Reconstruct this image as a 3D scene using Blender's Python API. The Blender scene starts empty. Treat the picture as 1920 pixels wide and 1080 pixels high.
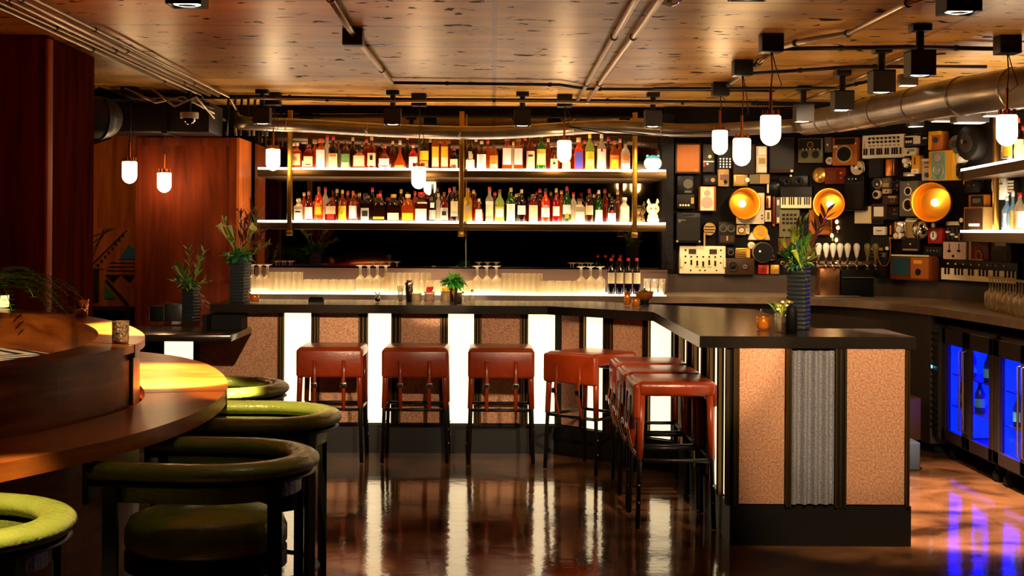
import bpy, bmesh, math, random
from mathutils import Vector, Matrix

# ---------------------------------------------------------------- camera, world, exposure
H, F, CX, CY, ROLL = 1.61, 2600.0, 925.0, 430.0, math.radians(0.35)
sc = bpy.context.scene
C = sc.collection
cam = bpy.data.cameras.new('camera')
cam.sensor_width = 36.0
cam.lens = 36.0 * F / 1920.0
cam.shift_x = (960.0 - CX) / 1920.0
cam.shift_y = -(540.0 - CY) / 1920.0
cam.clip_start = 0.05
camo = bpy.data.objects.new('camera', cam)
C.objects.link(camo)
camo.matrix_world = Matrix.Translation((0, 0, H)) @ Matrix.Rotation(math.radians(90), 4, 'X') @ Matrix.Rotation(ROLL, 4, 'Z')
sc.camera = camo
w = bpy.data.worlds.new('world'); sc.world = w; w.use_nodes = True
w.node_tree.nodes['Background'].inputs[0].default_value = (0.9, 0.55, 0.3, 1)
w.node_tree.nodes['Background'].inputs[1].default_value = 0.01
sc.view_settings.view_transform = 'Standard'
sc.view_settings.look = 'None'
sc.view_settings.gamma = 1.0
sc.view_settings.exposure = 0.0
sc.cycles.use_denoising = True
sc.cycles.caustics_reflective = False
sc.cycles.caustics_refractive = False
sc.cycles.max_bounces = 8
sc.cycles.transparent_max_bounces = 16
sc.cycles.sample_clamp_indirect = 6.0
R = random.Random(7)
rad = math.radians

def spot(loc, aim, power, cone=60, col=(1, .72, .42), blend=.4, size=.03):
    l = bpy.data.lights.new('spot_light', 'SPOT'); l.energy = power; l.color = col
    l.spot_size = rad(cone); l.spot_blend = blend; l.shadow_soft_size = size
    o = bpy.data.objects.new('spot_light', l); C.objects.link(o); o.location = loc
    o.rotation_euler = (Vector(aim) - Vector(loc)).to_track_quat('-Z', 'Y').to_euler()
    return o

# downlight lamps: (x, y, aim, power, cone) - each one sits inside a black cube fixture built below
SPOTS = [
    (-1.14, 5.14, (-1.52, 6.3, .93), 5500, 27), (1.74, 5.2, (2.1, 7.1, .95), 480, 46),
    (2.24, 7.3, (2.75, 7.9, 0), 1700, 50), (2.29, 8.2, (2.55, 8.9, 0), 900, 44), (2.36, 9.4, (2.6, 11.6, 1.5), 110, 70),
    (2.32, 10.4, (2.0, 11.9, 1.5), 120, 75),
    (-1.83, 10.95, (-1.83, 11.6, 1.0), 14, 70), (-.8, 10.95, (-.8, 11.6, 1.0), 14, 70),
    (.225, 11.0, (.225, 11.6, 1.0), 14, 70), (1.26, 11.0, (1.7, 12.0, 1.5), 110, 75),
    
    # unseen downlights added beyond the frame to brighten chairs, bar, plants and booth
    (1.2, 4.6, (.9, 7.9, .8), 620, 24), (.5, 4.4, (.95, 9.5, .75), 700, 12), (-1.1, 3.1, (-1.25, 3.7, .86), 420, 30), (-.9, 4.9, (-.95, 5.85, .84), 420, 24),
    (-.5, 4.3, (-1.5, 5.7, 1.05), 200, 22),
    (.1, 4.2, (-.1, 9.9, .6), 620, 26), (-.9, 4.0, (-1.7, 9.9, .5), 1000, 20), (-.4, 4.4, (-.85, 4.6, .7), 6, 50), (.9, 4.9, (1.66, 7.5, 1.35), 110, 11), (2.0, 4.2, (1.9, 7.1, .9), 200, 20), (-.1, 4.7, (-.42, 10.35, 1.19), 1500, 8), (-.6, 4.7, (-1.75, 9.9, 1.5), 420, 9), (-2.2, 4.9, (-2.4, 6.75, .98), 240, 20),
]
for x, y, aim, pw, cn in SPOTS:
    if pw: spot((x, y, 2.425), aim, pw, cn, (1, .72, .55) if x > 2.1 and y < 9 else (1, .72, .42))

# ---------------------------------------------------------------- pixels of the photograph to points of the place
def uv(px, py):
    u, v = px - CX, py - CY
    return (u*math.cos(ROLL) + v*math.sin(ROLL)) / F, (-u*math.sin(ROLL) + v*math.cos(ROLL)) / F
def PD(px, py, d):
    u, v = uv(px, py); return Vector((u*d, d, H - v*d))
def PZ(px, py, z):
    u, v = uv(px, py); d = (H - z) / v; return Vector((u*d, d, z))

# ---------------------------------------------------------------- materials
def lin(c):
    if isinstance(c, str):
        c = c.lstrip('#'); c = [int(c[i:i+2], 16)/255 for i in (0, 2, 4)]
        return tuple(((x+.055)/1.055)**2.4 if x > .04045 else x/12.92 for x in c)
    return tuple(c)
MATS = {}
def mat(name, c='#808080', rough=.5, metal=0, emit=0, ecol=None, bump=0, bscale=40, vary=0, vscale=8, coat=0, stretch=(1, 1, 1), c2=None, spec=.5):
    if name in MATS: return MATS[name]
    m = bpy.data.materials.new(name); m.use_nodes = True; MATS[name] = m
    nt = m.node_tree; n = nt.nodes; p = n['Principled BSDF']
    col = lin(c)
    p.inputs['Base Color'].default_value = (*col, 1)
    p.inputs['Roughness'].default_value = rough
    p.inputs['Metallic'].default_value = metal
    p.inputs['Specular IOR Level'].default_value = spec
    if coat: p.inputs['Coat Weight'].default_value = coat; p.inputs['Coat Roughness'].default_value = .08
    if emit:
        p.inputs['Emission Color'].default_value = (*lin(ecol or c), 1); p.inputs['Emission Strength'].default_value = emit
    if vary or bump:
        tc = n.new('ShaderNodeTexCoord'); mp = n.new('ShaderNodeMapping'); mp.inputs['Scale'].default_value = stretch
        nt.links.new(tc.outputs['Object'], mp.inputs[0])
    if vary:
        t = n.new('ShaderNodeTexNoise'); t.inputs['Scale'].default_value = vscale; t.inputs['Detail'].default_value = 6
        nt.links.new(mp.outputs[0], t.inputs['Vector'])
        r = n.new('ShaderNodeValToRGB'); d = lin(c2) if c2 else tuple(x*(1-vary) for x in col)
        r.color_ramp.elements[0].position = .35; r.color_ramp.elements[0].color = (*d, 1)
        r.color_ramp.elements[1].position = .65; r.color_ramp.elements[1].color = (*col, 1)
        nt.links.new(t.outputs[0], r.inputs[0]); nt.links.new(r.outputs[0], p.inputs['Base Color'])
    if bump:
        t = n.new('ShaderNodeTexNoise'); t.inputs['Scale'].default_value = bscale; t.inputs['Detail'].default_value = 4
        nt.links.new(mp.outputs[0], t.inputs['Vector'])
        b = n.new('ShaderNodeBump'); b.inputs['Strength'].default_value = bump; b.inputs['Distance'].default_value = .01
        nt.links.new(t.outputs[0], b.inputs['Height']); nt.links.new(b.outputs[0], p.inputs['Normal'])
    return m
def glass(name, c, clear=.5, milk=.5, rough=.05, tint=None, sheen=.25):
    """coloured glass: see-through tint, a milky lit body and a sharp sheen"""
    if name in MATS: return MATS[name]
    m = bpy.data.materials.new(name); m.use_nodes = True; MATS[name] = m
    nt = m.node_tree; n = nt.nodes; n.clear(); col = (*lin(c), 1)
    out = n.new('ShaderNodeOutputMaterial'); tr = n.new('ShaderNodeBsdfTransparent'); tr.inputs[0].default_value = (*lin(tint), 1) if tint else tuple(x**.5 for x in col)
    tl = n.new('ShaderNodeBsdfTranslucent'); tl.inputs[0].default_value = col
    df = n.new('ShaderNodeBsdfDiffuse'); df.inputs[0].default_value = col
    m0 = n.new('ShaderNodeMixShader'); m0.inputs[0].default_value = .5; nt.links.new(tl.outputs[0], m0.inputs[1]); nt.links.new(df.outputs[0], m0.inputs[2])
    m1 = n.new('ShaderNodeMixShader'); m1.inputs[0].default_value = clear; nt.links.new(m0.outputs[0], m1.inputs[1]); nt.links.new(tr.outputs[0], m1.inputs[2])
    gl = n.new('ShaderNodeBsdfGlossy'); gl.inputs['Roughness'].default_value = rough
    fr = n.new('ShaderNodeLayerWeight'); fr.inputs[0].default_value = sheen
    m2 = n.new('ShaderNodeMixShader'); ma = n.new('ShaderNodeMath'); ma.operation = 'MULTIPLY_ADD'; ma.inputs[1].default_value = .75; ma.inputs[2].default_value = .03; nt.links.new(fr.outputs['Facing'], ma.inputs[0]); nt.links.new(ma.outputs[0], m2.inputs[0]); nt.links.new(m1.outputs[0], m2.inputs[1]); nt.links.new(gl.outputs[0], m2.inputs[2])
    nt.links.new(m2.outputs[0], out.inputs[0])
    return m
def pat(name, build):
    if name in MATS: return MATS[name]
    m = bpy.data.materials.new(name); m.use_nodes = True; MATS[name] = m
    build(m.node_tree, m.node_tree.nodes, m.node_tree.nodes['Principled BSDF']); return m
def wood(name, dark, light, rough=.3, stretch=(.6, 6, 6), scale=3.0, coat=0, spec=.25):
    def f(nt, n, p):
        tc = n.new('ShaderNodeTexCoord'); mp = n.new('ShaderNodeMapping'); mp.inputs['Scale'].default_value = stretch
        nt.links.new(tc.outputs['Object'], mp.inputs[0])
        t = n.new('ShaderNodeTexNoise'); t.inputs['Scale'].default_value = scale; t.inputs['Detail'].default_value = 8; t.inputs['Distortion'].default_value = .6
        nt.links.new(mp.outputs[0], t.inputs['Vector'])
        r = n.new('ShaderNodeValToRGB'); r.color_ramp.elements[0].position = .3; r.color_ramp.elements[1].position = .7
        r.color_ramp.elements[0].color = (*lin(dark), 1); r.color_ramp.elements[1].color = (*lin(light), 1)
        nt.links.new(t.outputs[0], r.inputs[0]); nt.links.new(r.outputs[0], p.inputs['Base Color'])
        p.inputs['Roughness'].default_value = rough; p.inputs['Specular IOR Level'].default_value = spec
        if coat: p.inputs['Coat Weight'].default_value = coat; p.inputs['Coat Roughness'].default_value = .15
    return pat(name, f)

def _ceil(nt, n, p):
    tc = n.new('ShaderNodeTexCoord')
    def noise(sc_, stretch, det=6, dist=0):
        mp = n.new('ShaderNodeMapping'); mp.inputs['Scale'].default_value = stretch; nt.links.new(tc.outputs['Object'], mp.inputs[0])
        t = n.new('ShaderNodeTexNoise'); t.inputs['Scale'].default_value = sc_; t.inputs['Detail'].default_value = det; t.inputs['Distortion'].default_value = dist
        nt.links.new(mp.outputs[0], t.inputs['Vector']); return t
    base = noise(1.3, (.7, 1.6, 1), 8, .8); pits = noise(7.5, (1, 1.5, 1), 6, .5)
    rb = n.new('ShaderNodeValToRGB'); rb.color_ramp.elements[0].position = .3; rb.color_ramp.elements[0].color = (*lin('#9a6424'), 1)
    rb.color_ramp.elements[1].position = .7; rb.color_ramp.elements[1].color = (*lin('#e4ac4c'), 1)
    nt.links.new(base.outputs[0], rb.inputs[0])
    rp = n.new('ShaderNodeValToRGB'); rp.color_ramp.elements[0].position = .345; rp.color_ramp.elements[0].color = (.02, .012, .006, 1)
    rp.color_ramp.elements[1].position = .365; rp.color_ramp.elements[1].color = (1, 1, 1, 1)
    nt.links.new(pits.outputs[0], rp.inputs[0])
    # board joints across the room
    wv = n.new('ShaderNodeTexBrick'); wv.offset = 0; wv.inputs['Scale'].default_value = 1
    wv.inputs['Brick Width'].default_value = 2.4; wv.inputs['Row Height'].default_value = .83; wv.inputs['Mortar Size'].default_value = .02; wv.inputs['Mortar Smooth'].default_value = .4
    wv.inputs['Color1'].default_value = wv.inputs['Color2'].default_value = (1, 1, 1, 1); wv.inputs['Mortar'].default_value = (.12, .08, .05, 1)
    nt.links.new(tc.outputs['Object'], wv.inputs['Vector'])
    m1 = n.new('ShaderNodeMix'); m1.data_type = 'RGBA'; m1.blend_type = 'MULTIPLY'; m1.inputs[0].default_value = 1
    nt.links.new(rb.outputs[0], m1.inputs[6]); nt.links.new(rp.outputs[0], m1.inputs[7])
    m2 = n.new('ShaderNodeMix'); m2.data_type = 'RGBA'; m2.blend_type = 'MULTIPLY'; m2.inputs[0].default_value = .55
    nt.links.new(m1.outputs[2], m2.inputs[6]); nt.links.new(wv.outputs[0], m2.inputs[7]); nt.links.new(m2.outputs[2], p.inputs['Base Color'])
    p.inputs['Roughness'].default_value = .36
    ml = n.new('ShaderNodeMath'); ml.operation = 'MULTIPLY'; ml.inputs[1].default_value = .22; nt.links.new(rp.outputs[0], ml.inputs[0]); nt.links.new(ml.outputs[0], p.inputs['Specular IOR Level'])
    b = n.new('ShaderNodeBump'); b.inputs['Strength'].default_value = .35; b.inputs['Distance'].default_value = .02
    nt.links.new(base.outputs[0], b.inputs['Height']); nt.links.new(b.outputs[0], p.inputs['Normal'])
def _floor(nt, n, p):
    tc = n.new('ShaderNodeTexCoord')
    t = n.new('ShaderNodeTexNoise'); t.inputs['Scale'].default_value = 2.6; t.inputs['Detail'].default_value = 9; t.inputs['Distortion'].default_value = .5
    nt.links.new(tc.outputs['Object'], t.inputs['Vector'])
    r = n.new('ShaderNodeValToRGB'); r.color_ramp.elements[0].position = .35; r.color_ramp.elements[0].color = (*lin('#2e1a0c'), 1)
    r.color_ramp.elements[1].position = .68; r.color_ramp.elements[1].color = (*lin('#7a5030'), 1)
    nt.links.new(t.outputs[0], r.inputs[0]); nt.links.new(r.outputs[0], p.inputs['Base Color'])
    r2 = n.new('ShaderNodeMapRange'); r2.inputs[3].default_value = .03; r2.inputs[4].default_value = .15
    nt.links.new(t.outputs[0], r2.inputs[0]); nt.links.new(r2.outputs[0], p.inputs['Roughness'])
    t2 = n.new('ShaderNodeTexNoise'); t2.inputs['Scale'].default_value = 11; t2.inputs['Detail'].default_value = 3
    nt.links.new(tc.outputs['Object'], t2.inputs['Vector'])
    b = n.new('ShaderNodeBump'); b.inputs['Strength'].default_value = .10; b.inputs['Distance'].default_value = .01
    nt.links.new(t2.outputs[0], b.inputs['Height']); nt.links.new(b.outputs[0], p.inputs['Normal'])
def _lightbox(nt, n, p):
    tc = n.new('ShaderNodeTexCoord'); mp = n.new('ShaderNodeMapping'); mp.inputs['Scale'].default_value = (60, 60, 60)
    nt.links.new(tc.outputs['Object'], mp.inputs[0])
    ck = n.new('ShaderNodeTexWave'); ck.bands_direction = 'Z'; ck.inputs['Scale'].default_value = .5; ck.inputs['Distortion'].default_value = 0
    nt.links.new(mp.outputs[0], ck.inputs['Vector'])
    r = n.new('ShaderNodeMapRange'); r.inputs[3].default_value = 1.25; r.inputs[4].default_value = 2.7
    nt.links.new(ck.outputs['Fac'], r.inputs[0]); nt.links.new(r.outputs[0], p.inputs['Emission Strength'])
    p.inputs['Emission Color'].default_value = (1, .77, .44, 1); p.inputs['Base Color'].default_value = (.8, .75, .65, 1)
def _copper(nt, n, p):
    tc = n.new('ShaderNodeTexCoord'); t = n.new('ShaderNodeTexNoise'); t.inputs['Scale'].default_value = 95; t.inputs['Detail'].default_value = 10; t.inputs['Roughness'].default_value = .85
    nt.links.new(tc.outputs['Object'], t.inputs['Vector'])
    r = n.new('ShaderNodeValToRGB'); r.color_ramp.elements[0].position = .36; r.color_ramp.elements[0].color = (*lin('#6a301a'), 1)
    r.color_ramp.elements[1].position = .64; r.color_ramp.elements[1].color = (*lin('#e6b08a'), 1)
    nt.links.new(t.outputs[0], r.inputs[0]); nt.links.new(r.outputs[0], p.inputs['Base Color'])
    p.inputs['Roughness'].default_value = .42; p.inputs['Metallic'].default_value = .35
    b = n.new('ShaderNodeBump'); b.inputs['Strength'].default_value = .3; b.inputs['Distance'].default_value = .002
    nt.links.new(t.outputs[0], b.inputs['Height']); nt.links.new(b.outputs[0], p.inputs['Normal'])
def _flute(nt, n, p):
    tc = n.new('ShaderNodeTexCoord'); t = n.new('ShaderNodeTexNoise'); t.inputs['Scale'].default_value = 220
    nt.links.new(tc.outputs['Object'], t.inputs['Vector'])
    r = n.new('ShaderNodeValToRGB'); r.color_ramp.elements[0].color = (.05, .05, .06, 1); r.color_ramp.elements[1].color = (.30, .29, .32, 1)
    r.color_ramp.elements[0].position = .35; r.color_ramp.elements[1].position = .7
    nt.links.new(t.outputs[0], r.inputs[0]); nt.links.new(r.outputs[0], p.inputs['Base Color']); p.inputs['Roughness'].default_value = .4
def _hound(nt, n, p):
    tc = n.new('ShaderNodeTexCoord'); mp = n.new('ShaderNodeMapping'); mp.inputs['Scale'].default_value = (1, .28, 1)
    nt.links.new(tc.outputs['Object'], mp.inputs[0])
    w1 = n.new('ShaderNodeTexWave'); w1.wave_type = 'BANDS'; w1.bands_direction = 'X'; w1.wave_profile = 'SAW'; w1.inputs['Scale'].default_value = 2.6; w1.inputs['Distortion'].default_value = 0
    w2 = n.new('ShaderNodeTexWave'); w2.wave_type = 'BANDS'; w2.bands_direction = 'Y'; w2.wave_profile = 'TRI'; w2.inputs['Scale'].default_value = 1.8; w2.inputs['Distortion'].default_value = 0
    nt.links.new(mp.outputs[0], w2.inputs['Vector'])
    ad = n.new('ShaderNodeVectorMath'); ad.operation = 'MULTIPLY_ADD'; ad.inputs[1].default_value = (.28, 0, 0)
    nt.links.new(w2.outputs['Color'], ad.inputs[0]); nt.links.new(mp.outputs[0], ad.inputs[2]); nt.links.new(ad.outputs[0], w1.inputs['Vector'])
    r = n.new('ShaderNodeValToRGB'); r.color_ramp.interpolation = 'CONSTANT'; r.color_ramp.elements[0].color = (*lin('#17140f'), 1)
    r.color_ramp.elements[1].position = .45; r.color_ramp.elements[1].color = (*lin('#e6dfc8'), 1)
    nt.links.new(w1.outputs['Fac'], r.inputs[0]); nt.links.new(r.outputs[0], p.inputs['Base Color']); p.inputs['Roughness'].default_value = .8

black = mat('black_metal', '#0b0908', .42, .3)
matte = mat('matte_black', '#080706', .6, spec=.12)
dark = mat('dark_paint', '#15110d', .55, spec=.15)
barblk = mat('countertop_black', '#1d1712', .2, bump=.05, bscale=60, vary=.3, vscale=5)
brass = mat('brass', '#b58a3a', .3, 1)
bronze = mat('bronze_trim', '#5a4426', .35, .9)
copper = mat('copper_metal', '#b8622e', .3, 1)
chrome = mat('chrome', '#e0dcd4', .12, 1)
steel = mat('brushed_steel', '#8f867a', .35, 1)
greyduct = mat('duct_metal', '#8d8070', .3, .8, vary=.3, vscale=6)
conduitm = mat('conduit_metal', '#a48a6c', .3, .85)
M_ceil, M_floor, M_light, M_cop, M_flute, M_hound = pat('stained_board_concrete', _ceil), pat('polished_concrete', _floor), pat('lit_diffuser', _lightbox), pat('sparkling_copper_vinyl', _copper), pat('grey_ribbed_fabric', _flute), pat('chevron_fabric', _hound)
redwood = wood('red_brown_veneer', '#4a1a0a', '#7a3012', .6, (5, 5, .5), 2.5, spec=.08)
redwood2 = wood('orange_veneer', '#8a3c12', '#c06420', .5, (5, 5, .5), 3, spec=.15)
walnut = wood('walnut', '#6c2a0a', '#ac6020', .3, (1.2, .5, 5), 3, spec=.18)
walnutL = wood('walnut_cross_grain', '#6c2a0a', '#ac6020', .3, (.5, 1.2, 5), 3, spec=.18)
darkwall = mat('dark_brown_wall', '#160f0a', .7, vary=.5, vscale=3, spec=.1)
leather = mat('rust_leather', '#8c2e0c', .28, bump=.12, bscale=90, vary=.25, vscale=12)
green = mat('green_leather', '#808a36', .22, bump=.35, bscale=70, vary=.2, vscale=9)
milkglow = mat('opal_glass_lit', '#fff2dc', .3, emit=34, ecol=(1, .62, .28))
shelfglow = mat('lit_acrylic', '#fff4e4', .3, emit=8.5, ecol=(1, .80, .58))

# ---------------------------------------------------------------- mesh builder
class B:
    def __init__(s, m=None):
        s.v, s.f, s.fm, s.fs, s.mats, s.cur, s.M = [], [], [], [], [], 0, Matrix()
        s.mat(m or matte)
    def mat(s, m):
        if m not in s.mats: s.mats.append(m)
        s.cur = s.mats.index(m); return s
    def add(s, vs, fs, smooth=False):
        k = len(s.v); s.v += [tuple(s.M @ Vector(a)) for a in vs]
        for f in fs: s.f.append(tuple(i+k for i in f)); s.fm.append(s.cur); s.fs.append(smooth)
        return s
    def box(s, x0, x1, y0, y1, z0, z1, bev=0, seg=2):
        if bev:
            bm = bmesh.new(); bmesh.ops.create_cube(bm, size=1)
            for q in bm.verts: q.co = Vector(((x0+x1)/2+q.co.x*(x1-x0), (y0+y1)/2+q.co.y*(y1-y0), (z0+z1)/2+q.co.z*(z1-z0)))
            bmesh.ops.bevel(bm, geom=bm.edges[:], offset=bev, segments=seg, affect='EDGES', profile=.5)
            bm.verts.index_update(); s.add([q.co[:] for q in bm.verts], [[q.index for q in f.verts] for f in bm.faces], seg > 1); bm.free(); return s
        vs = [(x, y, z) for z in (z0, z1) for y in (y0, y1) for x in (x0, x1)]
        return s.add(vs, [(0, 2, 3, 1), (4, 5, 7, 6), (0, 1, 5, 4), (2, 6, 7, 3), (0, 4, 6, 2), (1, 3, 7, 5)])
    def prism(s, poly, z0, z1):
        a = sum(poly[i][0]*poly[(i+1) % len(poly)][1]-poly[(i+1) % len(poly)][0]*poly[i][1] for i in range(len(poly)))
        if a < 0: poly = poly[::-1]
        n = len(poly); vs = [(p[0], p[1], z0) for p in poly]+[(p[0], p[1], z1) for p in poly]
        return s.add(vs, [tuple(range(n-1, -1, -1)), tuple(range(n, 2*n))]+[(i, (i+1) % n, n+(i+1) % n, n+i) for i in range(n)])
    def lathe(s, prof, o=(0, 0, 0), seg=20, ax='Z', smooth=True):
        """prof: (radius, height) pairs along the axis"""
        vs, fs = [], []
        for r, h in prof:
            for k in range(seg):
                a = 2*math.pi*k/seg; x, y = r*math.cos(a), r*math.sin(a)
                q = {'Z': (x, y, h), 'Y': (x, -h, y), 'X': (h, x, y)}[ax]   # 'Y': the profile grows towards the camera
                vs.append((o[0]+q[0], o[1]+q[1], o[2]+q[2]))
        for i in range(len(prof)-1):
            for k in range(seg):
                fs.append((i*seg+k, i*seg+(k+1) % seg, (i+1)*seg+(k+1) % seg, (i+1)*seg+k))
        return s.add(vs, fs, smooth)
    def cyl(s, o, r, h, seg=16, ax='Z', r2=None, smooth=True):
        r2 = r if r2 is None else r2
        return s.lathe([(0, 0), (r, 0)], o, seg, ax, False).lathe([(r, 0), (r2, h)], o, seg, ax, smooth).lathe([(r2, h), (0, h)], o, seg, ax, False)
    def sph(s, o, r, seg=14, sx=1, sy=1, sz=1):
        n = seg//2; M0 = s.M; s.M = M0 @ Matrix.Translation(o) @ Matrix.Diagonal((sx, sy, sz, 1))
        s.lathe([(r*math.sin(math.pi*i/n), -r*math.cos(math.pi*i/n)) for i in range(n+1)], (0, 0, 0), seg); s.M = M0; return s
    def tube(s, pts, r, seg=8, rx=None, up=None, caps=True):
        """sweep; r may be a list; rx: second radius across"""
        pts = [Vector(p) for p in pts]; n = len(pts); vs, fs = [], []
        for i, p in enumerate(pts):
            t = (pts[min(i+1, n-1)]-pts[max(i-1, 0)]).normalized()
            ref = Vector(up) if up else (Vector((0, 0, 1)) if abs(t.z) < .9 else Vector((0, 1, 0)))
            a = t.cross(ref).normalized(); b = a.cross(t).normalized()
            rr = r[i] if isinstance(r, (list, tuple)) else r
            for k in range(seg):
                an = 2*math.pi*k/seg; vs.append(p+a*(rx or rr)*math.cos(an)+b*rr*math.sin(an))
        for i in range(n-1):
            for k in range(seg): fs.append((i*seg+k, i*seg+(k+1) % seg, (i+1)*seg+(k+1) % seg, (i+1)*seg+k))
        if caps: fs += [tuple(range(seg-1, -1, -1)), tuple((n-1)*seg+k for k in range(seg))]
        return s.add(vs, fs, True)
    def band(s, pts, z0, z1, th):
        """a wall of thickness th along the plan curve pts (offset to its left)"""
        n = len(pts); L = []
        for i in range(n):
            a = Vector(pts[max(i-1, 0)][:2]); b = Vector(pts[min(i+1, n-1)][:2]); t = (b-a).normalized()
            L.append((pts[i][0]-t.y*th, pts[i][1]+t.x*th))
        vs = []
        for i in range(n): vs += [(pts[i][0], pts[i][1], z0), (pts[i][0], pts[i][1], z1), (L[i][0], L[i][1], z1), (L[i][0], L[i][1], z0)]
        fs = []
        for i in range(n-1):
            for k in range(4): fs.append((i*4+k, i*4+(k+1) % 4, i*4+4+(k+1) % 4, i*4+4+k))
        fs += [(3, 2, 1, 0), (4*n-4, 4*n-3, 4*n-2, 4*n-1)]
        return s.add(vs, fs, False)
    def leaf(s, p, d, L, W, bend=.3, n=5, twist=None):
        p = Vector(p); d = Vector(d).normalized(); side = d.cross(Vector((0, 0, 1)))
        if side.length < .05: side = Vector((1, 0, 0))
        side.normalize()
        if twist is not None: side = Matrix.Rotation(twist, 3, d) @ side
        vs = []; q = p.copy()
        for i in range(n+1):
            t = i/n; ww = W*math.sin(math.pi*min(1, .12+t*.88))*.5
            vs += [q-side*ww, q+Vector((0, 0, -ww*.25)), q+side*ww]; d = (d+Vector((0, 0, -bend/n))).normalized(); q = q+d*(L/n)
        fs = []
        for i in range(n): fs += [(i*3, i*3+1, i*3+4, i*3+3), (i*3+1, i*3+2, i*3+5, i*3+4)]
        return s.add(vs, fs, True)

NAMES = set()
def link(name, b, parent=None, loc=None):
    me = bpy.data.meshes.new(name); me.from_pydata(b.v, [], b.f); me.validate(clean_customdata=False)
    if len(me.polygons) == len(b.f):
        me.polygons.foreach_set('material_index', b.fm); me.polygons.foreach_set('use_smooth', b.fs)
    for m in b.mats: me.materials.append(m)
    me.update(); o = bpy.data.objects.new(name, me); C.objects.link(o)
    if parent: o.parent = parent
    return o
def tag(o, label, cat, group=None):
    o['label'] = label; o['category'] = cat
    if group: o['group'] = group
    return o
def thing(name, label, cat, loc=(0, 0, 0), rz=0, group=None):
    o = bpy.data.objects.new(name, None); C.objects.link(o); o.empty_display_size = .05
    o.location = loc; o.rotation_euler = (0, 0, rz); return tag(o, label, cat, group)
def frame(loc, rz=0): return Matrix.Translation(loc) @ Matrix.Rotation(rz, 4, 'Z')
def part(name, b, root, world=False, label=None):
    if world:
        T = frame(root.location, root.rotation_euler[2]).inverted(); b.v = [tuple(T @ Vector(a)) for a in b.v]
    o = link(name, b, root)
    if label: o['label'] = label
    return o
def struct(name, b):
    o = link(name, b); o['kind'] = 'structure'; return o
def solo(name, b, label, cat, loc=(0, 0, 0), rz=0, group=None):
    o = link(name, b); o.location = loc; o.rotation_euler = (0, 0, rz); return tag(o, label, cat, group)
def copy_thing(root, loc, rz, label, group=None):
    r = root.copy(); C.objects.link(r); r.location = loc; r.rotation_euler = (0, 0, rz); r['label'] = label
    if group: r['group'] = group
    for ch in root.children:
        c = ch.copy(); C.objects.link(c); c.parent = r
        for g in ch.children:
            d = g.copy(); C.objects.link(d); d.parent = c
    return r
def smooth(pts, n=6):
    """Catmull-Rom through plan points"""
    P = [Vector(p) for p in pts]; P = [P[0]*2-P[1]]+P+[P[-1]*2-P[-2]]; out = []
    for i in range(1, len(P)-2):
        for k in range(n):
            t = k/n; a, b, c, d = P[i-1:i+3]
            out.append(.5*((2*b)+(c-a)*t+(2*a-5*b+4*c-d)*t*t+(3*b-a-3*c+d)*t**3))
    out.append(P[-2]); return out
ORD = 'first second third fourth fifth sixth seventh eighth ninth tenth eleventh twelfth thirteenth fourteenth fifteenth sixteenth seventeenth eighteenth nineteenth twentieth'.split()

# ================================================================ THE ROOM
Wc = 2.70
def wallpoly(): return [Vector(p) for p in ((1.5, 12.2), (2.6, 12.15), (3.3, 11.65), (3.72, 10.95), (3.88, 10.2), (3.92, 9.2), (3.95, 6))]
WALL = smooth([(p.x, p.y) for p in wallpoly()], 5)
struct('floor', B(M_floor).box(-6.2, 5.2, -3.2, 12.6, -.1, 0))
struct('ceiling', B(M_ceil).box(-6.2, 5.2, -3.2, 12.6, Wc, Wc+.12))
struct('wall_back', B(darkwall).box(-6.0, 4.2, 12.32, 12.45, 0, Wc))
struct('wall_front', B(darkwall).box(-6.0, 4.2, -3.1, -3.0, 0, Wc))
_wp = [(p.x, p.y) for p in WALL]+[(3.95, -3)]
for a_, c_ in zip(_wp[:-1], _wp[1:]):
    struct('wall_right', B(darkwall).band([a_, c_], 0, Wc, .03))
struct('wall_far_left', B(wood('stained_panelling', '#2c1408', '#4a2410', .45, (5, 5, .5), 2)).box(-6.1, -6.0, -3, 12.4, 0, Wc).box(-3.66, -3.6, 3.2, 9.2, 0, Wc))
struct('wall_left', B(wood('matt_red_panel', '#3c1206', '#5e200a', .8, (5, 5, .5), 2.5, spec=0)).box(-3.6, -2.55, 7.87, 8.84, 0, Wc-.01).box(-2.55, -2.535, 7.87, 7.97, 0, Wc-.01))
struct('trim_1', B(redwood2).box(-2.545, -2.528, 7.86, 7.95, 1.1, Wc-.02, .004))

# panelled block between the alcove and the back bar
t = thing('panelled_cupboard', 'tall red-brown wood panelled block between the mural alcove and the bottle shelves', 'panel', (-2.56, 11.56, 0))
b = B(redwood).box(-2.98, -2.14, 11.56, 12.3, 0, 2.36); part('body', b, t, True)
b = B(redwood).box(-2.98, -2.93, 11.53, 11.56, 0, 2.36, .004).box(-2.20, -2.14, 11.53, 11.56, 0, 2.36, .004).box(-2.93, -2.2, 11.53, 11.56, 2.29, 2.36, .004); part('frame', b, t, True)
part('side_panel', B(redwood2).box(-2.14, -2.115, 11.53, 12.1, 0, 2.36, .004), t, True, 'orange wood side lit by the shelves')
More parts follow.
